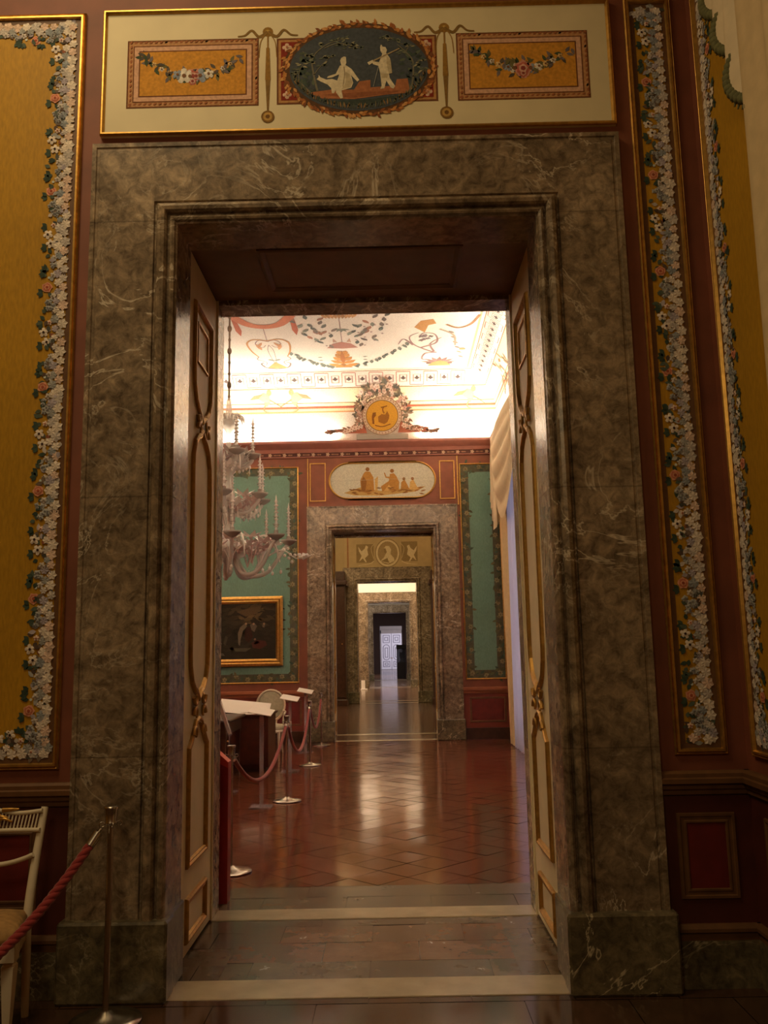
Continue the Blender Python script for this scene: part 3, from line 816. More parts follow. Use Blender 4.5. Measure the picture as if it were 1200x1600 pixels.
# cove and ceiling
XL2, XR2, YN2, YB2 = LX + .02, RX2 - .02, 1.52, W2 + .02
WHT = C(244, 238, 226); CRM = C(244, 226, 190); LINE = C(150, 112, 72); REDL = C(190, 106, 84); FRZ = C(240, 226, 214); CEI = C(246, 238, 226)
cove = [(0, 5.62, WHT), (0, 6.26, C(200, 150, 104)), (0.004, 6.29, CRM), (.008, 6.34, REDL), (.014, 6.385, CRM), (.03, 6.44, LINE), (.035, 6.455, CRM), (.205, 6.685, LINE), (.215, 6.70, FRZ),
        (.50, 6.92, LINE), (.512, 6.93, CEI), (.56, 6.93, C(196, 176, 140)), (.60, 6.93, CEI), (3.0, 6.93, CEI)]
mb = MB()
def ring(t, z): return [(XL2 + t, YN2 + t, z), (XR2 - t, YN2 + t, z), (XR2 - t, YB2 - t, z), (XL2 + t, YB2 - t, z)]
for (t0, za, c), (t1, zb, _) in zip(cove[:-1], cove[1:]):
    mb.grid([ring(t0, za), ring(t1, zb)], c, False, closed=True)
mb.face(ring(3.0, 6.93), CEI)
ce = struct('ceiling_painted', mb, M['paint'])
mb = MB(); mb.box(LX - .2, RX2 + .6, 1.47, W2 + .05, 7.4, 7.5); struct('ceiling.001', mb, M['plaster'])
def t_of_z(z):
    for (t0, za, _), (t1, zb, _) in zip(cove[:-1], cove[1:]):
        if za <= z <= zb and zb > za: return t0 + (t1 - t0) * (z - za) / (zb - za)
    return 0.0
PCF = lambda u, v, h: (u, YB2 - t_of_z(v) - h, v)               # far wall / cove
def PFZ(u, s_, h):                                             # frieze of the far cove: s from 0 (bottom) to 1 (top)
    return (u, YB2 - .215 - .285 * s_ - h * .6, 6.70 + .22 * s_ - h * .8)
def PFR(u, s_, h): return (XR2 - .215 - .285 * s_ - h * .6, u, 6.70 + .22 * s_ - h * .8)
def PCR(u, v, h): return (XR2 - t_of_z(v) - h, u, v)
BLK = C(96, 84, 82); BLP = C(170, 140, 134)
def key(pt, u, w, top):
    pt.frame(u + w * .2, u + w * .8, .28, .74, .02, BLP)
    pt.poly([(u + w * .28, .52), (u + w * .5, .40), (u + w * .72, .52), (u + w * .5, .60)], BLK); pt.poly([(u + w * .4, .58), (u + w * .6, .58), (u + w * .5, .68)], BLK)
    z = .92 if top else .08; z2 = .08 if top else .92
    pt.stroke([(u, z), (u + w, z)], .035 if False else .04, C(180, 120, 110)); pt.stroke([(u + w, z), (u + w, z2)], .012, C(180, 120, 110))
pt = Paint(PFZ, .002)
w_ = .262
for i in range(32):
    u = XR2 - .62 - (i + 1) * w_
    if u > XL2 + .6: key(pt, u, w_, i % 2 == 0)
pt.build('fret_frieze', ce)
pt = Paint(PFR, .002)
for i in range(36):
    u = YB2 - .62 - (i + 1) * w_
    if u > YN2 + .6: key(pt, u, w_, i % 2 == 0)
pt.build('fret_frieze', ce)
# putti and swags in the lower cove
pt = Paint(PCF, .002)
for cx_, fl_ in ((-2.25, 1), (-1.62, -1), (1.72, 1), (-4.2, 1), (-3.6, -1)):
    c1, c2, c3 = C(190, 146, 110), C(214, 170, 130), C(170, 126, 96)
    z = 6.53
    pt.poly([(cx_ - fl_ * .16, z + .02), (cx_ - fl_ * .02, z + .1), (cx_ + fl_ * .1, z + .08), (cx_ + fl_ * .12, z - .05), (cx_ + fl_ * .04, z - .14), (cx_ - fl_ * .02, z - .06)], c2)
    pt.disk((cx_ + fl_ * .1, z + .1), .05, c1, 10)
    pt.poly([(cx_ - fl_ * .02, z + .08), (cx_ - fl_ * .2, z + .05), (cx_ - fl_ * .3, z - .02), (cx_ - fl_ * .12, z)], c3)
    pt.stroke([(cx_ + fl_ * .02, z - .1), (cx_ - fl_ * .02, z - .2), (cx_ + fl_ * .08, z - .26)], (.03, .012), c1, samples=4)
    pt.stroke([(cx_ + fl_ * .1, z - .02), (cx_ + fl_ * .22, z - .08), (cx_ + fl_ * .34, z - .16)], (.03, .01), C(206, 120, 96), samples=4)
pt.build('painted_putti', ce)
pt = Paint(PCR, .002)
for cy_ in (10.4, 8.2):
    for i in range(40):
        pt.leaf((cy_ + rnd.uniform(-.5, .5), 6.42 + rnd.uniform(-.25, .2)), rnd.uniform(0, 6.3), .16, .06, jit(rnd.choice([C(130, 100, 80), C(180, 130, 96), C(200, 140, 110), C(120, 110, 90)]), .2))
pt.build('painted_foliage', ce)
# arabesques on the flat ceiling
PC = lambda u, v, h: (u, v, 6.93 - h)
pt = Paint(PC, .002)
RS = C(190, 96, 66); RS2 = C(214, 130, 96); TN = C(196, 150, 104); GB = C(96, 104, 100); GL = C(130, 136, 126); VL = C(150, 120, 120)
def arabesque(cx_, mir=1):
    """ornament around one ceiling axis: swag, lyre, garlands, leaf rosette"""
    X = lambda u: cx_ + (u + .64) * mir
    # central axis: parasol and acanthus
    pt.stroke([(X(-.60), 8.6), (X(-.62), 10.2)], .012, VL)
    pt.poly([(X(-.9), 10.42), (X(-.78), 10.2), (X(-.63), 10.12), (X(-.47), 10.2), (X(-.35), 10.42), (X(-.62), 10.46)], C(180, 128, 116))
    for q in (-1, 1): pt.poly([(X(-.62 + q * .16), 10.14), (X(-.62 + q * .08), 10.12), (X(-.62 + q * .14), 9.95)], C(196, 160, 140))
    for k in range(5):
        for q in (-1, 1):
            pt.leaf((X(-.65), 11.45 - k * .17), PI / 2 + (-(PI)) + q * (1.0 - k * .16) * mir, .34 - k * .03, .16, jit(C(196, 140, 80), .15))
    pt.leaf((X(-.65), 11.3), -PI / 2, .75, .1, C(170, 110, 66)); pt.poly([(X(-.84), 11.5), (X(-.66), 11.25), (X(-.48), 11.5)], C(160, 116, 76))
    for k in range(4):
        for q in (-1, 1): pt.leaf((X(-.65 + q * .36), 10.9 + k * .17), 0 if q * mir > 0 else PI, .1, .05, GL)
    # heart leaves in two hanging arcs
    for q in (-1, 1):
        for r, n in ((.62, 9), (.42, 8), (.25, 5)):
            for k in range(n):
                a = PI * (.02 + .42 * k / (n - 1))
                u = -.6 + q * (r * math.cos(a) + .12); v = 8.9 + 2.2 * r * math.sin(a) + (.62 - r) * .5
                pt.leaf((X(u), v), PI / 2 + rnd.uniform(-.7, .7) + (PI if rnd.random() < .5 else 0), .2, .085, jit(rnd.choice([GB, GL, C(120, 110, 104), C(180, 130, 108)]), .2))
                if k % 2: pt.disk((X(u + .04), v + .12), .022, VL, 6)
    for k in range(9): pt.leaf((X(-.6 + (k - 4) * .07), 8.85), PI / 2 + (k - 4) * .1, .2, .07, jit(TN, .2))
    for k in range(5): pt.leaf((X(-.6), 9.5), (k - 2) * .6 + PI / 2, .16, .06, GL)
    # leaf garlands left and right
    for P0, P1, P2 in (((-1.55, 10.68), (-1.2, 11.3), (-.85, 11.47)), ((-.45, 11.45), (.1, 11.1), (.5, 10.28))):
        for k in range(14):
            t = k / 13
            q = [(1 - t) ** 2 * P0[i] + 2 * t * (1 - t) * P1[i] + t * t * P2[i] for i in (0, 1)]
            pt.leaf((X(q[0]), q[1] - .1), PI / 2 + rnd.uniform(-.4, .4), .2, .08, jit(GB, .2)); pt.disk((X(q[0]), q[1] - .03), .022, GL, 6)
    # red swag with tassels and the lyre below it
    pt.stroke([(X(-2.3), 8.85), (X(-2.1), 9.22), (X(-1.84), 9.33), (X(-1.58), 9.22), (X(-1.36), 8.85)], (.17, .17), RS2, samples=6)
    pt.stroke([(X(-2.3), 8.85), (X(-2.1), 9.28), (X(-1.84), 9.40), (X(-1.58), 9.28), (X(-1.36), 8.85)], (.03, .03), RS, samples=6)
    for u in (-2.3, -1.36): pt.poly([(X(u - .03), 8.8), (X(u + .03), 8.8), (X(u + .05), 9.5), (X(u), 9.75), (X(u - .05), 9.5)], RS)
    pt.stroke([(X(-1.88), 9.4), (X(-1.9), 10.0)], .012, VL)
    for q in (-1, 1):
        cxx = -1.9
        pt.stroke([(X(cxx), 10.0), (X(cxx + q * .22), 9.92), (X(cxx + q * .36), 10.1), (X(cxx + q * .34), 10.5), (X(cxx + q * .26), 10.8)], (.05, .02), C(206, 150, 96), samples=5)
        pt.stroke([(X(cxx), 10.02), (X(cxx + q * .14), 9.96), (X(cxx + q * .22), 10.15), (X(cxx + q * .12), 10.32), (X(cxx + q * .05), 10.2)], (.022, .012), VL, samples=5)
        pt.leaf((X(cxx + q * .15), 10.45), -PI / 2 + q * .2, .34, .08, C(206, 156, 116)); pt.leaf((X(cxx + q * .2), 10.3), -PI / 2 - q * .4, .26, .07, C(196, 140, 100))
        pt.stroke([(X(cxx + q * .26), 10.8), (X(cxx + q * .3), 10.95), (X(cxx + q * .16), 11.1), (X(cxx + q * .2), 11.3)], (.02, .012), VL, samples=5)
        pt.stroke([(X(cxx), 10.2), (X(cxx + q * .05), 10.5), (X(cxx + q * .02), 11.2)], (.01, .008), VL, samples=5)
        pt.leaf((X(cxx + q * .12), 10.95), PI / 2 + q, .16, .07, GL)
        pt.stroke([(X(cxx), 11.5), (X(cxx + q * .2), 11.42), (X(cxx + q * .27), 11.2), (X(cxx + q * .2), 11.12)], (.05, .02), C(120, 110, 106), samples=5)
    pt.poly([(X(-2.1), 11.46), (X(-1.9), 11.1), (X(-1.7), 11.46)], C(206, 146, 96))
    # scrolled branch on the other side
    for q, pts_ in ((1, [(1.0, 10.75), (.8, 10.55), (.62, 10.3), (.55, 9.95), (.7, 9.75)]), (1, [(.62, 10.35), (.45, 10.05), (.36, 10.3)]), (1, [(.75, 10.5), (1.02, 10.25), (.98, 9.85), (.78, 9.78), (.72, 10.0)]), (1, [(1.05, 10.75), (.85, 10.8), (.8, 11.1), (.95, 11.15)]), (1, [(1.0, 10.7), (.92, 10.3), (1.1, 10.0)])):
        pt.stroke([(X(a), b) for a, b in pts_], (.045, .014), VL, samples=6)
    for k in range(9): pt.flower((X(.84 + rnd.uniform(-.09, .09)), 10.0 + rnd.uniform(-.14, .14)), .05, jit(C(130, 112, 116), .15), GL, 4)
    pt.poly([(X(.62), 9.5), (X(.72), 9.22), (X(.92), 9.15), (X(.98), 9.35), (X(.85), 9.42), (X(.8), 9.75)], C(190, 140, 84))
    for k in range(7): pt.leaf((X(1.12), 11.35), -PI / 2 + (k - 3) * .42, .36, .1, jit(C(150, 120, 116), .2))
    pt.poly([(X(.92), 11.5), (X(1.0), 11.3), (X(1.14), 11.2), (X(1.28), 11.3), (X(1.36), 11.5)], C(206, 146, 96))
    for q in (-1, 1): pt.disk((X(1.13 + q * .2), 11.35), .05, C(110, 90, 84), 8)
    pt.stroke([(X(1.15), 9.4), (X(1.35), 9.56), (X(1.55), 9.4), (X(1.66), 9.0)], (.05, .05), C(150, 112, 84), samples=6)
    pt.stroke([(X(1.05), 9.6), (X(1.3), 9.9), (X(1.36), 10.4)], (.05, .03), C(170, 156, 140), samples=6)
    for k in range(6): pt.leaf((X(1.2 + .05 * k), 9.7 + .25 * k), .8, .16, .06, jit(C(150, 130, 116), .2))
    pt.disk((X(1.5), 10.6), .06, C(206, 150, 110), 9)
arabesque(-.64, 1)
arabesque(-4.72, -1)
for k in range(12):                 # plain scroll running round the remaining ceiling
    u = LX + 1.2 + k * .62
    pt.stroke([(u, 3.0), (u + .2, 3.3), (u + .4, 3.0), (u + .6, 3.3)], (.03, .02), VL, samples=6)
    for j in range(4): pt.leaf((u + .15 * j, 3.1), rnd.uniform(0, 6.3), .16, .08, jit(GB, .2))
pt.build('painted_arabesques', ce)

# cornice of the green room
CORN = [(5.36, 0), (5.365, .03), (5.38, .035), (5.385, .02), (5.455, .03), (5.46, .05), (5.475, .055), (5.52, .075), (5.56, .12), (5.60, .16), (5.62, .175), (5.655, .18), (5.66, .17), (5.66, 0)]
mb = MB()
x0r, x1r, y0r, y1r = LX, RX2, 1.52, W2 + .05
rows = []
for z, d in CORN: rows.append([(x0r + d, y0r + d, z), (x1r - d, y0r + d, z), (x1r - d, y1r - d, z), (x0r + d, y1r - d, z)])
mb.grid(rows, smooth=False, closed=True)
co = struct('trim_cornice', mb, simple('red_hazed_cornice', C(170, 112, 98), .5, 0, .08, 8))  # red-pink cornice, its colour paled to take in the lens-flare haze
pt = Paint(lambda u, v, h: (u, W2 + .05 - .022 - h - (v - 5.385) * .14, v), .002)
pt.rect(LX + .1, RX2 - .1, 5.388, 5.452, C(92, 58, 52))
i = 0
u = LX + .15
while u < RX2 - .1:
    for q in range(5): pt.leaf((u, 5.42), q * 1.257, .045, .03, C(206, 176, 150))
    pt.leaf((u + .06, 5.42), 0, .08, .028, C(170, 128, 104)); pt.leaf((u - .06, 5.42), PI, .08, .028, C(170, 128, 104)); pt.disk((u + .14, 5.42), .012, C(190, 150, 126), 6)
    u += .28
pt.build('flower_frieze', co)

# roundel on the cove
PRD = lambda u, v, h: (u, YB2 - max(.11, t_of_z(v) + .02) - h, v)
PRO = lambda u, v, h: (u, YB2 - .13 - h, v)
rc = (.04, 6.13); ro = (rc[0], YB2, 5.75)
rt = thing('cove_roundel', 'round ochre cameo medallion wrapped in roses above the second doorway', 'wall ornament', ro)
pt = Paint(PRO, .012)
pt.disk(rc, .385, C(206, 186, 160), 48, h=.030); pt.ring(rc, .30, .315, C(120, 92, 60), 48, h=.034)
for k in range(36): pt.rect(rc[0] + .345 * math.cos(k * PI / 18) - .014, rc[0] + .345 * math.cos(k * PI / 18) + .014, rc[1] + .345 * math.sin(k * PI / 18) - .014, rc[1] + .345 * math.sin(k * PI / 18) + .014, C(170, 130, 116), .033)
pt.ring(rc, .372, .385, C(140, 104, 80), 48, h=.033)
pt.disk(rc, .30, C(196, 146, 52), 48, h=.033)
B1 = C(140, 92, 34); B2 = C(120, 76, 30)
rr = lambda x, y: (rc[0] + x, rc[1] + y)
pt.poly([rr(-.07, -.13), rr(-.08, -.02), rr(-.01, .03), rr(.06, .02), rr(.1, .09), rr(.14, .0), rr(.13, -.06), rr(.1, -.13), rr(.04, -.17)], B1, .035)
pt.poly([rr(-.2, -.02), rr(-.18, .06), rr(-.12, .07), rr(-.12, -.0), rr(-.16, -.05), rr(-.15, -.17), rr(-.19, -.16)], B2, .035)
pt.stroke([rr(.04, .04), rr(.01, .12), rr(.04, .17)], (.03, .02), B1, .036, samples=4); pt.stroke([rr(-.02, .16), rr(.1, .19)], .022, B2, .036); pt.stroke([rr(-.14, -.19), rr(.0, -.22), rr(.16, -.17)], .02, B2, .036, samples=4)
pt.build('cameo_disc', rt, ro)
pt = Paint(PRD, .004)
def around(n, kind):
    for i in range(n):
        a = rnd.uniform(-.35, PI + .35); r = rnd.uniform(.36, .52) + .12 * max(0, math.sin(a)) * rnd.random()
        x, y = rc[0] + r * math.cos(a) * 1.0, rc[1] + r * math.sin(a) * 1.08
        if y < 5.9: x += math.copysign((5.9 - y) * 1.0, math.cos(a))
        kind(x, y)
around(230, lambda x, y: pt.leaf((x, y), rnd.uniform(0, 6.3), .11, .05, jit(rnd.choice([C(110, 104, 88), C(140, 110, 92), C(96, 92, 84), C(150, 128, 108)]), .2)))
around(46, lambda x, y: pt.flower((x, y), .05, jit(rnd.choice([C(228, 210, 196), C(206, 170, 156), C(214, 190, 170)]), .1), C(170, 120, 100)))
for q in (-1, 1):
    for k in range(50):
        t = rnd.random(); pt.leaf((rc[0] + q * (.42 + .6 * t), 5.82 + .02 * rnd.random() + (1 - t) * .1 * rnd.random()), rnd.uniform(-.5, .5) + (0 if q > 0 else PI), .12, .04, jit(rnd.choice([C(110, 84, 70), C(140, 110, 92), C(150, 92, 74)]), .2))
    for k in range(6): pt.flower((rc[0] + q * (.42 + .06 * k), 5.94 - .02 * k), .055, C(226, 200, 184), C(170, 120, 100))
    pt.poly([(rc[0] + q * .3, 5.8), (rc[0] + q * .75, 5.8), (rc[0] + q * .52, 6.0), (rc[0] + q * .4, 6.2)], C(170, 100, 76), .0035)
pt.build('rose_wreath', rt, ro)
mb = MB(); mb.box(rc[0] - .5, rc[0] + .5, YB2 - .16, YB2 - .01, 5.66, 5.765, bevel=.01); mb.build('roundel_base', M['plaster_grey'], rt, ro)

# far wall panels
YW = W2 + .05
PW = front(YW)
def kx2(x): return .148 + (x - .148) * 1.003
def green_panel(label, u0, u1, v0, v1, width):
    loc = ((u0 + u1) / 2, YW, v0)
    t = thing('green_wall_panel', label, 'wall panel', loc)
    m_ = MB(); m_.face([PW(u0, v0, .004), PW(u1, v0, .004), PW(u1, v1, .004), PW(u0, v1, .004)]); m_.build('silk_field', M['green'], t, loc)
    g = MB(); gold_frame(g, PW, u0, u1, v0, v1, [(0, 0), (0, .016), (.01, .022), (.022, .016), (.026, 0)]); g.build('gilt_frame', M['gold'], t, loc)
    s_ = MB(); s_.sweep([(u0, v0), (u1, v0), (u1, v1), (u0, v1)], [(.024, .006), (width + .02, .006)], PW, True); s_.build('dark_border_band', simple('dark_olive_border', C(80, 78, 58), .7, 0, .3, 12), t, loc)
    pt = Paint(PW, .008)
    for a, b, n_ in (((u0, v0), (u1, v0), (0, 1)), ((u1, v0), (u1, v1), (-1, 0)), ((u1, v1), (u0, v1), (0, -1)), ((u0, v1), (u0, v0), (1, 0))):
        a, b, n_ = Vector(a), Vector(b), Vector(n_); L = (b - a).length; d_ = (b - a) / L
        k = int(L / .08)
        for i in range(k):
            for j in range(2):
                q = a + d_ * (L * (i + rnd.random()) / k) + n_ * (.03 + rnd.uniform(.05, .86) * width)
                pt.leaf(q, rnd.uniform(0, 6.3), .1, .05, jit(rnd.choice([C(90, 94, 68), C(108, 98, 68), C(76, 92, 78), C(82, 82, 58)]), .25))
        k = int(L / .21)
        for i in range(k):
            q = a + d_ * (L * (i + .5) / k) + n_ * (.03 + width * (.45 + .15 * (-1) ** i))
            pt.flower(q, .05, jit(C(140, 130, 98), .12), C(110, 90, 60), 6)
    pt.build('flower_border', t, loc)
green_panel('sea green silk wall panel with a dark painting on it, left of the second doorway', -4.6, kx2(-1.60), 1.08, 5.19, .15)
green_panel('narrow sea green silk wall panel between the second doorway and the curtain', kx2(1.50), RX2 - .01, 1.08, 5.19, .15)
# overdoor of the green room
oo2 = (0, YW, 4.4)
od2 = thing('overdoor_mural', 'red overdoor board with a long pale oval of ochre figures above the second doorway', 'wall panel', oo2)
YO2 = YW - .02; PO2 = front(YO2)
mb = MB(); mb.box(-1.43, 1.475, YO2, YW, 4.385, 5.345); mb.build('red_board', M['red'], od2, oo2)
for u in (-1.43, 1.462): mb = MB(); mb.box(u, u + .014, YO2 - .012, YO2, 4.385, 5.345); mb.build('gilt_fillet', M['gold'], od2, oo2)
for a, b in ((-1.385, -1.075), (1.12, 1.415)):
    mb = MB(); mb.sweep([(a, 4.50), (b, 4.50), (b, 5.255), (a, 5.255)], [(0, 0), (.002, .012), (.016, .012), (.02, 0)], PO2, True); mb.build('gilt_line_frame', M['gold'], od2, oo2)
stad = []
cx_, hz_, hw_ = .018, .335, 1.01; zc_ = 4.89
for k in range(17): a = -PI / 2 + PI * k / 16; stad.append((cx_ + hw_ - .36 + .36 * math.cos(a), zc_ + hz_ * math.sin(a)))
for k in range(17): a = PI / 2 + PI * k / 16; stad.append((cx_ - hw_ + .36 + .36 * math.cos(a), zc_ + hz_ * math.sin(a)))
notch = []
for (u, v) in stad: notch.append((u, v))
mb = MB(); mb.sweep(notch, [(-.03, 0), (-.03, .014), (-.015, .022), (0, .016), (.004, .004)], PO2, True)
for q in (-1, 1):
    for zz in (zc_ + hz_, zc_ - hz_): mb.box(cx_ + q * .66 - .66 if False else cx_ - .66, cx_ + .66, YO2 - .02, YO2, zz - .012 + (.03 if zz > zc_ else -.03), zz + .012 + (.03 if zz > zc_ else -.03))
mb.build('oval_frame', M['gold_dull'], od2, oo2)
pt = Paint(PO2, .002)
pt.poly(stad, C(206, 204, 184), .0025)
def q2(px, py): return (cx_ + (px - 612) / 1200 * 3.06, zc_ - (py - 293) / 576 * 1.47)
B1 = C(176, 128, 62); B2 = C(140, 96, 46); B3 = C(206, 168, 100)
pt.poly([q2(320, 385), q2(440, 345), q2(600, 375), q2(760, 360), q2(940, 345), q2(860, 385), q2(600, 410), q2(400, 405)], C(190, 156, 92), .003)
pt.poly([q2(450, 375), q2(445, 290), q2(470, 240), q2(485, 222), q2(520, 225), q2(545, 270), q2(550, 375), q2(500, 390)], B1, .0034); pt.disk(q2(501, 206), .04, B2, 10, h=.0036)
pt.poly([q2(450, 300), q2(470, 260), q2(495, 300), q2(480, 380), q2(455, 378)], B2, .0037)
pt.poly([q2(555, 285), q2(580, 260), q2(575, 370), q2(555, 370)], B3, .0035)
pt.poly([q2(610, 380), q2(600, 340), q2(660, 300), q2(670, 245), q2(700, 240), q2(720, 265), q2(740, 310), q2(735, 370), q2(680, 375)], B1, .0034); pt.disk(q2(686, 222), .04, B2, 10, h=.0036)
pt.stroke([q2(672, 275), q2(640, 270), q2(628, 235)], (.04, .02), B1, .0035); pt.poly([q2(620, 378), q2(660, 330), q2(700, 370)], B3, .0037)
for px, py, s_ in ((775, 330, 1), (840, 330, 1)):
    pt.poly([q2(px - 25, py + 35), q2(px - 20, py - 20), q2(px + 5, py - 40), q2(px + 25, py), q2(px + 40, py + 35)], B3 if px > 800 else B1, .0034); pt.disk(q2(px, py - 45), .03, B2, 8, h=.0036)
for k in range(30): pt.leaf(q2(rnd.uniform(340, 930), rnd.uniform(350, 400)), rnd.uniform(-.3, .3), .12, .03, jit(B2, .25), h=.0038)
pt.stroke([(cx_ - 1.0, zc_ - .0), (cx_ + 1.0, zc_ + .03)], .004, C(170, 166, 146), .0039)
pt.build('oval_picture', od2, oo2)
# dado of the green room's far wall
def dado2(u0, u1, nm, panels):
    P = PW
    mb = MB(); mb.face([P(u0, 0, .004), P(u1, 0, .004), P(u1, .9, .004), P(u0, .9, .004)]); o = struct('baseboard_' + nm, mb, simple('brick_red_dado', C(120, 50, 34), .5, 0, .15, 6))
    r = MB(); h_rail(r, P, u0, u1, .94, .05); r.build('dado_rail', simple('red_brown_rail', C(150, 86, 54), .45, 0, .1, 9), o)
    r = MB(); h_rail(r, P, u0, u1, .2, .03, [(0, 0), (0, .03), (.2, .03)]); r.build('skirting', M['wood'], o)
    for a, b in panels:
        g = MB(); g.sweep([(a, .30), (b, .30), (b, .76), (a, .76)], [(0, .004), (.004, .016), (.03, .016), (.035, .005)], P, True); g.build('panel_moulding', M['rail'], o)
        g = MB(); g.face([P(a + .035, .335, .006), P(b - .035, .335, .006), P(b - .035, .725, .006), P(a + .035, .725, .006)]); g.build('panel_field', M['dado_panel'], o)
dado2(LX, -1.445, 'far_left', [(-2.9, -1.56), (-4.4, -3.0)])
dado2(1.445, RX2, 'far_right', [(1.56, RX2 - .05)])

# painting on the green wall
pl = (-2.9, YW - .01, 1.4)
pa = thing('framed_painting', 'dark landscape painting with small pale figures in a gold frame on the green wall', 'painting', pl)
px0, px1, pz0, pz1 = -3.9, -1.905, 1.40, 2.70
PP = front(YW - .012)
mb = MB(); mb.sweep([(px0, pz0), (px1, pz0), (px1, pz1), (px0, pz1)], [(0, 0), (0, .04), (.02, .055), (.05, .06), (.07, .04), (.10, .05), (.12, .03), (.135, .015)], PP, True); mb.build('gilt_frame', M['gold'], pa, pl)
pt = Paint(PP, .012)
pt.rect(px0 + .1, px1 - .1, pz0 + .1, pz1 - .1, C(50, 42, 32), .012)
def q3(px, py): return (px1 - (1000 - px) * .00135 + 0, pz1 - (py - 90) / 1150 * 1.30)
for i in range(220):
    px, py = rnd.uniform(-380, 900), rnd.uniform(200, 1120)
    v = math.exp(-((px - 520) / 260) ** 2 - ((py - 380) / 150) ** 2)
    c = C(52 + 60 * v, 46 + 44 * v, 34 + 22 * v)
    pt.leaf(q3(px, py), rnd.uniform(-.6, .6), .2, .07, jit(c, .2), h=.0125 + .0002 * (i % 10))
def fig(pts, c): pt.poly([q3(*p) for p in pts], c, .0150)
fig([(370, 700), (400, 600), (470, 530), (500, 580), (440, 660), (410, 800), (400, 900), (380, 880)], C(104, 94, 76))
fig([(470, 620), (520, 580), (560, 640), (580, 760), (520, 860), (470, 800)], C(60, 34, 26)); fig([(540, 560), (600, 530), (640, 580), (600, 680), (560, 640)], C(96, 88, 74))
fig([(560, 860), (640, 810), (760, 830), (780, 900), (680, 960), (580, 940)], C(82, 44, 36)); fig([(580, 860), (640, 820), (680, 850), (620, 890)], C(140, 104, 86))
fig([(120, 820), (150, 860), (130, 890), (100, 860)], C(110, 104, 90)); fig([(60, 1010), (170, 1020), (190, 1060), (60, 1050)], C(92, 88, 76)); fig([(310, 940), (560, 940), (480, 1000), (340, 990)], C(84, 80, 62))
fig([(710, 560), (750, 560), (740, 610), (715, 600)], C(110, 96, 80)); fig([(200, 730), (230, 760), (200, 900), (170, 860)], C(74, 66, 50))
fig([(350, 340), (520, 280), (700, 250), (640, 380), (480, 420)], C(92, 74, 50))
for px, py in ((485, 540), (590, 545), (610, 800), (735, 545), (125, 815)): pt.disk(q3(px, py), .022, C(150, 120, 94), 9, h=.0154)
pt.build('canvas', pa, pl)

# ---------------------------------------------------------------- chandelier (blown glass), hung on the room's axis
CX, CY = -1.985, 7.0
ch = thing('glass_chandelier', 'white and smoky blown glass chandelier with flowers hanging from a chain in the green room', 'chandelier', (CX, CY, 2.55))
co_ = (CX, CY, 2.55)
def cpos(r, a, z): return (CX + r * math.cos(a), CY + r * math.sin(a), z)
mb = MB(); mb.tube([(CX, CY, 5.0), (CX, CY, 6.95)], .014, 6)
z = 5.05
while z < 6.9: mb.ball((CX, CY, z), .02 if int(z * 10) % 4 else .032, 8, 5, sz=1.6); z += .16
mb.build('chain', simple('bronzed_chain', C(112, 92, 76), .45, .3, .1, 20), ch, co_)
mb = MB()
mb.lathe([(.001, 2.60), (.05, 2.63), (.07, 2.70), (.03, 2.76), (.05, 2.82), (.22, 2.88), (.27, 2.97), (.2, 3.04), (.07, 3.08), (.045, 3.3), (.08, 3.42), (.15, 3.5), (.08, 3.58), (.04, 3.7), (.04, 3.95), (.1, 4.05), (.15, 4.12), (.08, 4.2), (.035, 4.3), (.035, 4.55), (.08, 4.62), (.12, 4.68), (.05, 4.75), (.03, 5.0), (.001, 5.05)], (CX, CY, 0), 18)
mb.build('central_stem', M['glass'], ch, co_)
